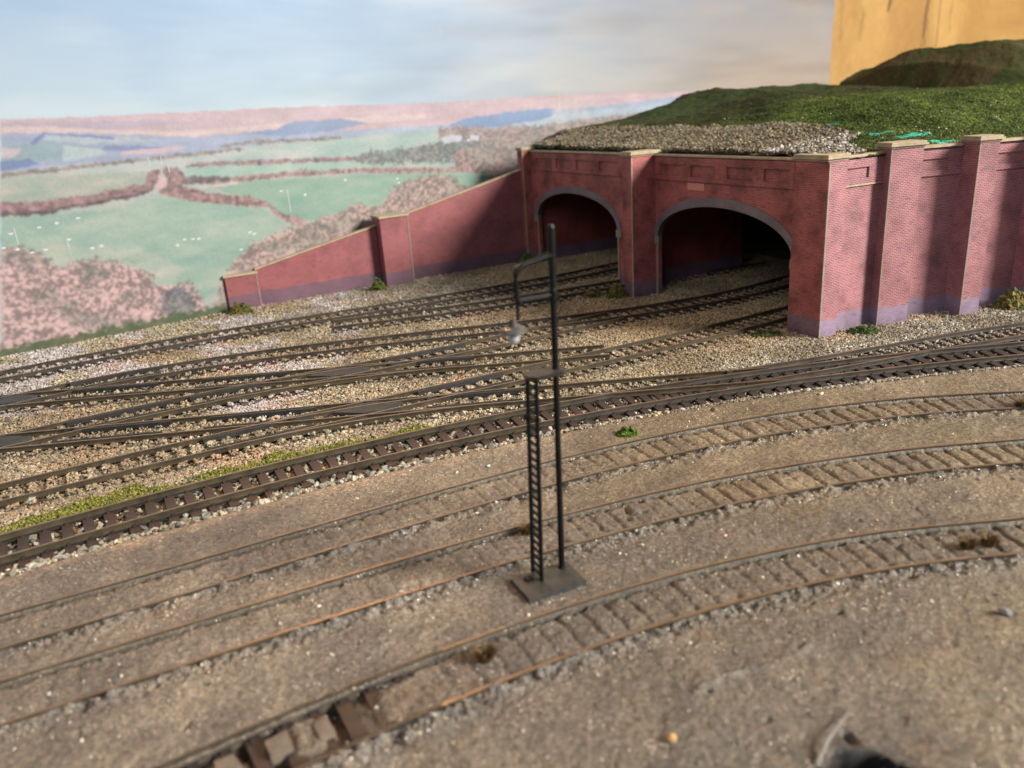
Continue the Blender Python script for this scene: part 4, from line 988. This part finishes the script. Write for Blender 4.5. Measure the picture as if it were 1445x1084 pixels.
def build_ballast():
    Vs, Fs, Cs = [], [], []; off = 0
    def add(P, size, cols, level):
        nonlocal off
        v, f, c = stones(P, size, cols, level); Vs.append(v); Fs.append(f + off); Cs.append(c); off += len(v)
    n = 420000
    # denser near the camera: sample in polar coordinates
    r = 21 * (75 / 21) ** (rng.random(n) ** 0.95); th = np.radians(-40 + 80 * rng.random(n))
    x, y = r * np.sin(th), r * np.cos(th)
    ok, oM = ballast_region(x, y); x, y, oM = x[ok], y[ok], oM[ok]
    bad, sl = track_mask(x, y)
    keep = ~bad & (~sl | (rng.random(len(x)) < np.where(np.abs(oM) < 1.5, 0.03, 0.62)))
    keep &= (np.abs(oM) > 1.7) | (rng.random(len(x)) < 0.06)
    wid = np.interp(x, [-21, -17, -14, -11, -8, -6, -4, -2.5], [1.3, 1.3, 1.0, .85, .85, .5, .4, .0])
    keep &= ~((x > -22) & (x < -2.5) & (oM > 1.0) & (oM < 1.0 + wid) & (rng.random(len(x)) < 0.8))
    x, y, oM = x[keep], y[keep], oM[keep]
    n = len(x)
    _, sl = track_mask(x, y)
    z = ground_z(x, y) + 0.045 + 0.06 * fbm(x * .5, y * .5, 3, 500)
    z = np.where(sl, np.maximum(z, -0.235), z)
    dist = np.hypot(x, y)
    size = 0.034 + 0.058 * rng.random(n) ** 2.0 + 0.0004 * np.clip(dist - 30, 0, 40)
    z += rng.random(n) * 0.05
    cols = pick(PAL, n)
    pinkish = (x < -9) & (y > 33) & (fbm(x * .25, y * .4, 3, 510) > 0.06)
    cols[pinkish] = pick(PALP, pinkish.sum())
    greyer = (x > 9) | ((y > 50) & (x > -12)); g = greyer & (rng.random(n) < 0.65); cols[g] = pick(PALG, g.sum())
    rs = ss(0.15, 0.45, fbm(x * .45 + 9, y * .45, 4, 540))[:, None] * (rng.random((n, 1)) < .6); cols = cols * (1 - .5 * rs) + .5 * rs * np.array([.36, .17, .075])
    cols = cols * (0.72 + 0.62 * rng.random((n, 1)))
    # brown shadow in front of the tunnel mouths, painted into the stone colours
    rel = np.c_[x, y] - A; nn = rel @ NP_; aa = rel @ DP
    portal_shade = ss(13, 4, nn) * ss(-2, 3, aa) * 0.72
    cols = cols * (1 - portal_shade[:, None]) + portal_shade[:, None] * np.array([.30, .20, .10]) * (0.8 + .5 * rng.random((n, 1)))
    dirt = ss(0.0, 0.5, fbm(x * .35, y * .35, 4, 520) + 0.12)[:, None]
    for k_ in ('P', 'Q', 'C', 'D', 'F', 'G', 'G2', 'N'):
        o_, _ = RT[k_].offset(x, y); dirt = np.maximum(dirt, (0.75 * ss(1.35, 0.8, np.abs(o_)) * ss(-.35, .2, fbm(x * .6, y * .6, 3, 530)))[:, None])
    cols = cols * (1 - 0.55 * dirt) + 0.55 * dirt * np.array([.15, .105, .06])
    near = dist < 36
    add(np.c_[x, y, z][near], size[near], cols[near], 1)
    add(np.c_[x, y, z][~near], size[~near], cols[~near], 0)
    # coarse grey stone in and beside the main track
    m = 7500
    a = rng.random(m) * RT['M1'].arc[-1]
    o = np.where(rng.random(m) < 0.50, -1.25 - 0.75 * rng.random(m) ** 1.5, -1.3 + 2.6 * rng.random(m))
    C = np.array([RT['M1'].at(q)[0] for q in a]); T = np.array([RT['M1'].at(q)[1] for q in a])
    x = C[:, 0] - T[:, 1] * o; y = C[:, 1] + T[:, 0] * o
    bad, sl = track_mask(x, y); k = ~bad & ~(sl & (np.abs(o) < 1.5)); x, y, o = x[k], y[k], o[k]
    sz = 0.045 + 0.115 * rng.random(len(x)) ** 2.4
    sz = np.where(x > 3, sz * 0.72, sz)
    z = ground_z(x, y) + sz * 0.45
    add(np.c_[x, y, z], sz, pick(PALG, len(x)) * 0.72, 1)
    o = mesh_np('ballast_stones', np.vstack(Vs), np.vstack(Fs), M['stone'], False, cols=np.vstack(Cs))
    tag(o, 'loose beige and grey ballast stones spread between and around the running tracks', 'ballast', kind='stuff')
build_ballast()

def build_bank_stones():
    n = 42000
    u = 0.35 + 9.6 * rng.random(n); v = 0.6 + 33.6 * rng.random(n)
    k = rng.random(n) < stone_zone(u, v) * ss(0.2, 1.4, v); u, v = u[k], v[k]; n = len(u)
    z = hill_z(u, v) + 0.05 + 0.20 * rng.random(n); z = np.where((v > 31.4), z - ss(31.4, 33.5, v) * 2.6 * ss(4.5, 2, u), z)
    p = hill_xy(u, v)
    cols = pick(PAL, n) * np.array([.52, .50, .46])
    br = (v < 5.5) & (rng.random(n) < 0.40); cols[br] = pick(PALP, br.sum()) * 1.08
    v_, f_, c_ = stones(np.c_[p, z], 0.055 + 0.10 * rng.random(n) ** 1.9, cols, 0)
    o = mesh_np('bank_stones', v_, f_, M['stone'], False, cols=c_)
    tag(o, 'bank of loose brown stones behind the tunnel parapet below the grass', 'ballast', kind='stuff')
build_bank_stones()

def build_flock():
    n = 100000
    u = 3 + 40 * rng.random(n) ** 1.3; v = 0.4 + 26 * rng.random(n) ** 1.4
    tl = np.zeros(n)
    for a, b, ru_, rv, st in TEAL: tl = np.maximum(tl, st * ss(1.1, 0.5, np.sqrt(((u - a) / ru_) ** 2 + ((v - b) / rv) ** 2)))
    k = (rng.random(n) > stone_zone(u, v)) & (rng.random(n) > tl * 0.95); u, v = u[k], v[k]; n = len(u)
    z = hill_z(u, v) + 0.02; p = hill_xy(u, v)
    cols = np.where(rng.random((n, 1)) < .5, np.array([[.085, .105, .017]]), np.array([[.026, .046, .010]])) * (0.6 + 0.8 * rng.random((n, 1)))
    bkf = ss(15, 23, v)[:, None] ; cols = cols * (1 - bkf) + bkf * np.where(rng.random((n, 1)) < .5, np.array([[.045, .038, .014]]), np.array([[.026, .036, .010]]))  # rear flock darkened to match the painted shade of the hill
    cols = cols * (0.75 + 0.9 * np.clip(fbm(u * .5, v * .5, 3, 345)[:, None] + .3, 0, 1))
    wh = rng.random(n) < 0.0015 + 0.030 * ((v < 6.5) & (u > 7)) * np.clip(fbm(u * .8, v * .8, 3, 370) + .15, 0, 1) * 2; cols[wh] = (.62, .55, .42)
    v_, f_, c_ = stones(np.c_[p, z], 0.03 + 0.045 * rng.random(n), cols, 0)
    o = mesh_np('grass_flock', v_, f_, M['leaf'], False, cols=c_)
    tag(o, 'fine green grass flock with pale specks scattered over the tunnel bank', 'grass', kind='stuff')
build_flock()

MOSS_A = [(-19.6, 24.2), (-18.25, 24.87), (-17.33, 25.93), (-15.51, 27.02), (-13.23, 28.06), (-11.4, 29.28), (-9.56, 29.95), (-7.37, 30.76), (-4.5, 31.6)]
def build_moss():
    R = RT['M1']; n = 26000
    x = -21 + 18.5 * rng.random(n) ** 0.9; yc = np.interp(x, R.C[:, 0], R.C[:, 1]); th = np.interp(x, R.C[:, 0], np.arctan2(R.T[:, 1], R.T[:, 0]))
    o = 1.05 + 1.5 * rng.random(n) ** 1.2
    y = yc + o / np.cos(th)
    wid = np.interp(x, [-21, -17, -14, -11, -8, -6, -4, -2.5], [1.6, 1.6, 1.2, 1.1, 1.1, .8, .7, .2])
    k = ((o - 1.05) < wid * (0.75 + 0.9 * fbm(x * .9, y * .9, 3, 600))) & (fbm(x * 1.3, y * 1.3, 3, 610) > -0.42)
    x, y, o = x[k], y[k], o[k]; n = len(x)
    z = ground_z(x, y) + 0.09 + 0.13 * rng.random(n)
    pal = np.array([(.15, .15, .022), (.095, .11, .02), (.20, .18, .035), (.06, .08, .018), (.27, .22, .08)])
    v_, f_, c_ = stones(np.c_[x, y, z], 0.03 + 0.04 * rng.random(n), pick(pal, n), 0, 1.0, .5)
    ob = mesh_np('moss', v_, f_, M['leaf'], False, cols=c_)
    tag(ob, 'strip of yellow green moss growing along the back of the main track', 'moss', kind='stuff')
build_moss()

def build_grit():
    Vs, Fs, Cs = [], [], []; off = 0
    n = 14000
    r = 10 * (45 / 10) ** rng.random(n); th = np.radians(-38 + 78 * rng.random(n)); x, y = r * np.sin(th), r * np.cos(th)
    oM, _ = RT['M1'].offset(x, y); k = (oM < -1.7) & (oM > -90)
    dens = np.clip(0.35 + 1.2 * fbm(x * .25, y * .25, 3, 700), 0.05, 1)
    for kk in ('Y1', 'Y2', 'Y3'):
        o, s = RT[kk].offset(x, y); dens = np.maximum(dens, ss(-2.3, -1.0, o) * (o < -0.95)); k &= np.abs(np.abs(o) - 0.865) > 0.09
    shoulder = ss(-4.2, -2.0, oM); dens = np.maximum(dens, shoulder)
    k &= rng.random(n) < dens; x, y, oM = x[k], y[k], oM[k]; n = len(x)
    sz = 0.010 + 0.026 * rng.random(n) ** 3.5 + 0.03 * (rng.random(n) < .02) + ss(-3.2, -1.8, oM) * 0.03 * rng.random(n)
    pal = np.array([(.55, .46, .34), (.30, .25, .20), (.16, .14, .12), (.42, .36, .29), (.68, .60, .48), (.24, .20, .165), (.24, .20, .165)])
    z = ground_z(x, y) + sz * 0.3
    v_, f_, c_ = stones(np.c_[x, y, z], sz, pick(pal, n), 1)
    o = mesh_np('grit', v_, f_, M['stone'], False, cols=c_)
    tag(o, 'fine pale and dark grit lying all over the brown plaster yard', 'grit', kind='stuff')
build_grit()

# ------------------------------------------------------------------ tufts and moss clumps, each a thing
def tuft(name, x, y, z, r, h, n, pal, label, cat, clump=False):
    pal = np.array(pal)
    if clump:
        a = rng.random(n) * 6.283; q = np.sqrt(rng.random(n)) ; el = rng.random(n)
        P = np.c_[q * np.cos(a) * r * (1 - 0.35 * el), q * np.sin(a) * r * 0.6 * (1 - 0.35 * el), el * h * (1 - 0.55 * q ** 2) * (0.8 + 0.3 * np.sin(a * 3 + 1))]
        v_, f_, c_ = stones(P, r * (0.07 + 0.10 * rng.random(n)), pick(pal, n), 0, 1.0, .5)
    else:
        V = []; F = []; C = []
        cc = pick(pal, n)
        for i in range(n):
            a = rng.random() * 6.283; q = r * 0.75 * math.sqrt(rng.random()); bx, by = q * math.cos(a), q * math.sin(a)
            lean = (0.25 + 0.8 * rng.random()) * r; a2 = a + (rng.random() - .5) * 1.6; hh = h * (0.45 + 0.7 * rng.random())
            t = (bx + lean * math.cos(a2), by + lean * math.sin(a2), hh); w = 0.013
            px, py = -math.sin(a2) * w, math.cos(a2) * w
            mx, my, mz = bx * .6 + t[0] * .4, by * .6 + t[1] * .4, hh * 0.62
            b = len(V); V += [(bx - px, by - py, -0.02), (bx + px, by + py, -0.02), (mx + px, my + py, mz), (mx - px, my - py, mz), t]
            F += [[b, b + 1, b + 2, b + 3], [b + 3, b + 2, b + 4]]; C += [cc[i]] * 5
        v_, f_, c_ = np.array(V), F, np.array(C)
    o = mesh_np(name, v_, f_, M['blade'] if not clump else M['leaf'], False, cols=c_)
    o.location = (x, y, z)
    return tag(o, label, cat, {'dead_grass_tuft': 'dead grass tufts', 'weed_bush': 'weeds along the brick walls'}.get(name))
gz = lambda x, y: float(ground_z(np.array([x]), np.array([y]))[0])
DRY = [(.13, .075, .022), (.085, .05, .016), (.19, .115, .04), (.06, .04, .016)]
GRN = [(.075, .10, .018), (.05, .075, .014), (.12, .12, .03)]
MIX = [(.07, .075, .018), (.045, .06, .014), (.15, .085, .022), (.10, .09, .03)]
tuft('moss_clump', 4.30, 27.95, gz(4.3, 27.95), 0.48, 0.30, 420, [(.10, .15, .018), (.06, .105, .014), (.045, .075, .012)], 'small bright green moss clump beside the farthest buried siding', 'moss clump', True)
tuft('dead_grass_tuft', -1.08, 15.4, gz(-1.08, 15.4) , 0.24, 0.28, 260, DRY, 'brown dead grass tuft between the nearest siding rails in front of the lamp', 'grass tuft')
tuft('dead_grass_tuft', 12.15, 18.62, gz(12.15, 18.6), 0.20, 0.26, 200, DRY, 'left of two joined dead tufts between rails near the right edge', 'grass tuft')
tuft('dead_grass_tuft', 12.80, 18.70, gz(12.8, 18.7), 0.22, 0.26, 200, DRY, 'right of two joined dead tufts between rails near the right edge', 'grass tuft')
tuft('dead_grass_tuft', 0.12, 21.15, gz(0.12, 21.2), 0.22, 0.26, 220, DRY, 'dark brown dead tuft half hidden behind the lamp ladder', 'grass tuft')
tuft('dead_grass_tuft', 19.7, 28.0, gz(19.7, 28.0), 0.34, 0.34, 240, DRY, 'dead brown tuft at the right edge on the farthest buried siding', 'grass tuft')
tuft('weed_bush', -18.95, 55.0, -0.38, 1.0, 0.85, 520, MIX, 'low green and rust weed bush at the end pier of the wing wall', 'weed', True)
tuft('weed_bush', -9.75, 59.5, -0.38, 0.75, 0.95, 380, GRN, 'small green weed bush in the angle beside the wing wall middle pier', 'weed', True)
tuft('weed_bush', 7.45, 51.7, -0.38, 0.85, 1.0, 420, MIX, 'brownish weed bush at the foot of the buttress between the arches', 'weed', True)
tuft('weed_bush', 5.9, 52.2, -0.38, 0.8, 0.7, 320, MIX, 'lower flat weed bush beside tracks just left of the arch buttress', 'weed', True)
tuft('weed_bush', 2.0, 66.2, -0.38, 0.9, 0.9, 320, GRN, 'dark weed bush where the wing wall meets the left arch', 'weed', True)
tuft('weed_bush', 28.4, 42.6, -0.35, 1.15, 1.1, 520, [(.10, .11, .03), (.07, .09, .02), (.20, .14, .05), (.14, .09, .03)], 'straggly green and straw weed bush under the retaining wall at right edge', 'weed', True)
tuft('weed_bush', 18.9, 40.05, -0.36, 0.95, 0.28, 260, [(.045, .065, .016), (.03, .05, .012)], 'flat dark green weed patch at the foot of the sunlit wall panel', 'weed', True)
tuft('weed_bush', 13.9, 40.6, -0.36, 0.9, 0.25, 220, [(.055, .06, .018), (.04, .045, .014)], 'flat dull weed patch at the foot of the corner pier inside the right arch', 'weed', True)

def pebble(x, y, r, col, label, flat=0.7):
    v_, f_, c_ = stones(np.zeros((1, 3)), np.array([r]), np.array([col]), 1, flat, .18)
    o = mesh_np('pebble', v_, f_, M['stone'], False, cols=c_); o.location = (x, y, gz(x, y) + r * 0.3)
    return tag(o, label, 'pebble', 'loose pebbles')
pebble(-1.05, 25.97, 0.07, (.82, .78, .68), 'tiny white pebble on bare plaster just left of the lamp ladder')
pebble(-2.20, 25.6, 0.08, (.80, .74, .62), 'flat cream pebble slightly left of the tiny white one, on bare plaster')
pebble(-2.97, 17.62, 0.13, (.22, .21, .15), 'round dark olive pebble left of the lamp base between two sidings')
pebble(2.70, 12.5, 0.15, (.42, .25, .10), 'orange brown pebble on the bare plaster near the bottom edge')
pebble(11.4, 15.7, 0.17, (.20, .19, .17), 'grey broken pebble on the plaster near the lower right edge')
pebble(3.41, 19.89, 0.09, (.60, .50, .34), 'cream pebble right of the lamp post behind the nearest siding')
pebble(0.0, 16.9, 0.07, (.62, .54, .44), 'small pale pebble left of the front corner of the lamp base')
pebble(-11.3, 15.2, 0.075, (.45, .44, .42), 'white pebble between the left ends of the two nearer sidings')
pebble(-15.1, 19.0, 0.10, (.10, .10, .10), 'dark pebble between the farthest siding rails at the left edge')
pebble(-18.0, 26.3, 0.24, (.34, .34, .27), 'large grey green stone lying in the main track at left')
pebble(20.3, 33.0, 0.13, (.62, .50, .33), 'cream pebble beside the main track below the retaining wall')
pebble(12.9, 30.7, 0.14, (.66, .48, .30), 'tan pebble on the plaster just below the main track junction')
del_ = None

# plaster blocks and bits between the bare sleepers of the nearest siding
def slab(name, x, y, w, d, h, rot, mat, label, cat):
    mb = MB(); c, s = math.cos(rot), math.sin(rot)
    rj = [(random.uniform(-.04, .04), random.uniform(-.04, .04)) for _ in range(4)]
    q = [(-w / 2, -d / 2), (w / 2, -d / 2), (w / 2, d / 2), (-w / 2, d / 2)]
    q = [((a + j[0]) * c - (b + j[1]) * s, (a + j[0]) * s + (b + j[1]) * c) for (a, b), j in zip(q, rj)]
    bot = [(*p, 0) for p in q]; top = [(p[0] * .95, p[1] * .95, h + random.uniform(-.03, .01)) for p in q]
    mb.face(top); mb.face(bot[::-1])
    for i in range(4): mb.face([bot[i], bot[(i + 1) % 4], top[(i + 1) % 4], top[i]])
    o = mb.build(name, mat); o.location = (x, y, -0.36); return tag(o, label, cat, 'plaster blocks')
M['block'] = mottled('plaster_block', (0.12, 0.092, 0.068), (0.19, 0.148, 0.108), 4, 0.6, 0, 0.8, 0.04)
slab('plaster_block', -5.40, 13.22, .52, .48, .30, 0.55, M['block'], 'square tan plaster block between bare sleepers at the bottom edge', 'plaster block')
slab('plaster_block', -4.55, 13.62, .34, .62, .26, 0.55, M['block'], 'narrow tan plaster block one gap right of the square block', 'plaster block')
slab('plaster_block', -6.35, 12.75, .45, .5, .25, 0.55, M['block'], 'broken plaster block cut by the bottom edge left of the square block', 'plaster block')

# torn sliver standing out of the broken crust
mb = MB()
sl = [(5.28, 11.62, -.05), (5.62, 12.02, .10), (6.05, 12.45, .10), (6.62, 13.08, -.02)]
mb.tube(sl, [0.05, 0.035, 0.022, 0.004], 6)
M['sliver'] = mottled('grey_torn_card', (0.10, 0.09, 0.08), (0.30, 0.28, 0.25), 7, 0.5, 0, 0.8, 0.03)
o = mb.build('torn_sliver', M['sliver'], origin=(5.28, 11.62, -.05)); o.location = (5.28, 11.62, -.05)
tag(o, 'pale torn sliver pointing away from the dark hole at the bottom edge', 'scrap')

# ------------------------------------------------------------------ yard lamp
E1 = Vector((0.913, 0.408, 0)); E2 = Vector((-0.408, 0.913, 0)); PB = Vector((1.02, 18.86, 0))
lamp = empty('yard_lamp', (0.6, 18.33, -0.06), 'tall black yard lamp with ladder on a square base in the middle of the yard', 'yard lamp')
def lf(a, z, n): p = Vector((0.60, 18.33, 0)) + E1 * a - E2 * n; return (p.x, p.y, z)
mb = MB(); z0, z1 = -0.10, 0.075
b0 = [lf(-.88, z0, -.58), lf(.88, z0, -.58), lf(.88, z0, .60), lf(-.88, z0, .60)]
t0 = [lf(-.85, z1, -.55), lf(.85, z1, -.55), lf(.85, z1, .57), lf(-.85, z1, .57)]
mb.face(t0[::-1]); 
for i in range(4): mb.face([b0[(i + 1) % 4], b0[i], t0[i], t0[(i + 1) % 4]])
part(mb, 'base_plate', M['lamp_base'], lamp)
LEAN = Vector((0.018, 0.004, 0))
def pp(z, a=0.0, n=0.0): p = PB + LEAN * z + E1 * a - E2 * n; return Vector((p.x, p.y, z))
mb = MB().tube([pp(0.06), pp(2.0), pp(5.8)], [0.086, 0.083, 0.080], 14); 
mb.tube([pp(0.06), pp(0.13)], [0.12, 0.09], 14)
part(mb, 'post', M['lamp_black'], lamp)
mb = MB().tube([pp(5.80), pp(7.55)], [0.084, 0.084], 14).tube([pp(7.55), pp(7.66), pp(7.86), pp(7.95)], [0.084, 0.108, 0.108, 0.088], 14).tube([pp(7.95), pp(9.40), pp(9.47)], [0.096, 0.094, 0.068], 12)
part(mb, 'upper_post', M['lamp_black'], lamp)
# platform
mb = MB()
ol = [(-.86, -.18), (-.70, -.31), (.10, -.31), (.20, -.18), (.20, .18), (.10, .31), (-.70, .31), (-.86, .18)]
top = [tuple(pp(5.86, a, n)) for a, n in ol]; bot = [tuple(pp(5.74, a * .93 - .02, n * .8)) for a, n in ol]
mb.face(top[::-1]); mb.face(bot)
for i in range(8): mb.face([top[i], top[(i + 1) % 8], bot[(i + 1) % 8], bot[i]])
part(mb, 'platform', M['lamp_grey'], lamp)
# ladder
lad = bpy.data.objects.new('ladder', None); COL.objects.link(lad); lad.parent = lamp; lad.empty_display_size = .2
def lp(t, z): b = Vector((0.32, 18.53, 0)) + E2 * t; tp = pp(5.75, -0.68, 0) ; tp = Vector((tp.x, tp.y, 0)) + E2 * t * 0.95; k = z / 5.75; q = b.lerp(tp, k); return Vector((q.x, q.y, z))
for t in (-.26, .26):
    mb = MB(); pts = [lp(t, z) for z in (0.06, 2.0, 4.0, 5.76)]; mb.tube(pts, 0.062, 8); part(mb, 'stile', M['lamp_black'], lad)
for q in range(25):
    z = 0.20 + q * 0.222; mb = MB().tube([lp(-.25, z), lp(.25, z)], 0.042, 6); part(mb, 'rung', M['lamp_black'], lad)
mb = MB().box(lambda a, z, n: tuple(Vector((0.13, 18.38, 0)) + E1 * a + E2 * n + Vector((0, 0, z))), -.16, .05, 0.077, 0.15, -.09, .08); part(mb, 'ladder_foot', M['lamp_black'], lamp)
# swan neck bracket, crossbar, lamp
AE = -0.98
mb = MB().tube([pp(8.74), pp(8.73, -.14), pp(8.66, -.50), pp(8.60, AE + .16), pp(8.53, AE + .04), pp(8.40, AE - .02), pp(8.25, AE - .02), pp(7.78, AE)], [0.10, 0.078, 0.07, 0.072, 0.078, 0.08, 0.074, 0.07], 10)
part(mb, 'swan_neck', M['lamp_black'], lamp)
mb = MB().tube([pp(7.77, -.05), pp(7.78, AE + .05)], 0.064, 10).tube([pp(7.68, AE + .07), pp(7.86, AE - .01)], [.075, .075], 10)
part(mb, 'crossbar', M['lamp_black'], lamp)
mb = MB().tube([pp(7.76, AE), pp(7.42, AE), pp(7.30, AE)], [.05, .038, .05], 10)
part(mb, 'lamp_stem', M['lamp_black'], lamp)
c = pp(0, AE); c = (c.x, c.y, 7.10)
mb = MB().lathe(c, [(0.0, .26), (.07, .25), (.10, .14), (.15, .06), (.17, .03)]); cap_o = part(mb, 'shade_cap', M['shade_cap'], lamp, True)
mb = MB().lathe(c, [(.16, .055), (.26, .02), (.33, -.05), (.345, -.07), (.32, -.065), (.25, 0.0), (.10, .03)]); part(mb, 'lamp_shade', M['shade'], lamp, True)
mb = MB().lathe((c[0], c[1], c[2] - .23), [(0.0, -.16), (.065, -.15), (.125, -.10), (.145, -.02), (.13, .05), (.08, .11), (.055, .16), (.05, .25)], 20); part(mb, 'bulb', M['bulb'], lamp, True)

# pale crumbly plaster chips along the near edge of each buried rail
def build_chips():
    Vs, Fs, Cs = [], [], []; off = 0
    for k in ('Y1', 'Y2', 'Y3'):
        R_ = RT[k]; n = 7000; a = rng.random(n) * R_.arc[-1]; o = -0.90 - 0.60 * rng.random(n) ** 1.8
        C = np.array([R_.at(q)[0] for q in a]); T = np.array([R_.at(q)[1] for q in a])
        x = C[:, 0] - T[:, 1] * o; y = C[:, 1] + T[:, 0] * o
        keep = (rng.random(n) < ss(-0.25, 0.35, fbm(a * 0.45, o * 0.3 + len(k), 3, 900 + ord(k[1])) + 0.05 + 0.1 * ss(-6, 6, x))); x, y, o = x[keep], y[keep], o[keep]; n = len(x)
        sz = 0.010 + 0.026 * rng.random(n) ** 2.2
        z = ground_z(x, y) + sz * 0.1
        pal = np.array([(.22, .21, .195), (.17, .155, .135), (.27, .255, .235), (.13, .11, .09), (.20, .17, .14), (.16, .135, .11)])
        v, f, c = stones(np.c_[x, y, z], sz, pick(pal, n), 1, 0.6, .4); Vs.append(v); Fs.append(f + off); Cs.append(c); off += len(v)
    # flat wet-looking flakes that catch the room bulb
    n = 2600; x = -16 + 19 * rng.random(n); kk = rng.integers(0, 5, n); y = np.zeros(n); o = np.zeros(n)
    for j, (rk, o0, sp) in enumerate((('Y1', -1.05, .16), ('Y2', -1.1, .2), ('Y2', 0.25, .6), ('Y2', -1.45, .35), ('Y1', -1.35, .4))):
        m = kk == j; oo = o0 + sp * rng.normal(size=m.sum()); R_ = RT[rk]
        y[m] = np.interp(x[m], R_.C[:, 0], R_.C[:, 1]) + oo / np.cos(np.interp(x[m], R_.C[:, 0], np.arctan2(R_.T[:, 1], R_.T[:, 0])))
    keep = rng.random(n) < ss(-.15, .3, fbm(x * .6, y * .6, 3, 950)); x, y = x[keep], y[keep]; n = len(x)
    sz = 0.016 + 0.034 * rng.random(n) ** 1.5
    v, f, c = stones(np.c_[x, y, ground_z(x, y) + .012], sz, pick(np.array([(.20, .165, .13), (.16, .13, .105)]), n), 1, 0.28, .15, .7); Vs.append(v); Fs.append(f + off); Cs.append(c); off += len(v)
    o = mesh_np('plaster_chips', np.vstack(Vs), np.vstack(Fs), M['chip'], False, cols=np.vstack(Cs))
    tag(o, 'pale grey crumbs of plaster along the near edges of the buried rails', 'rubble', kind='stuff')
M['chip'] = attr_mat('glossy_plaster_chip', 0.10, 0.6, 22, 0.15, 0.02, 0.2, 14)
build_chips()
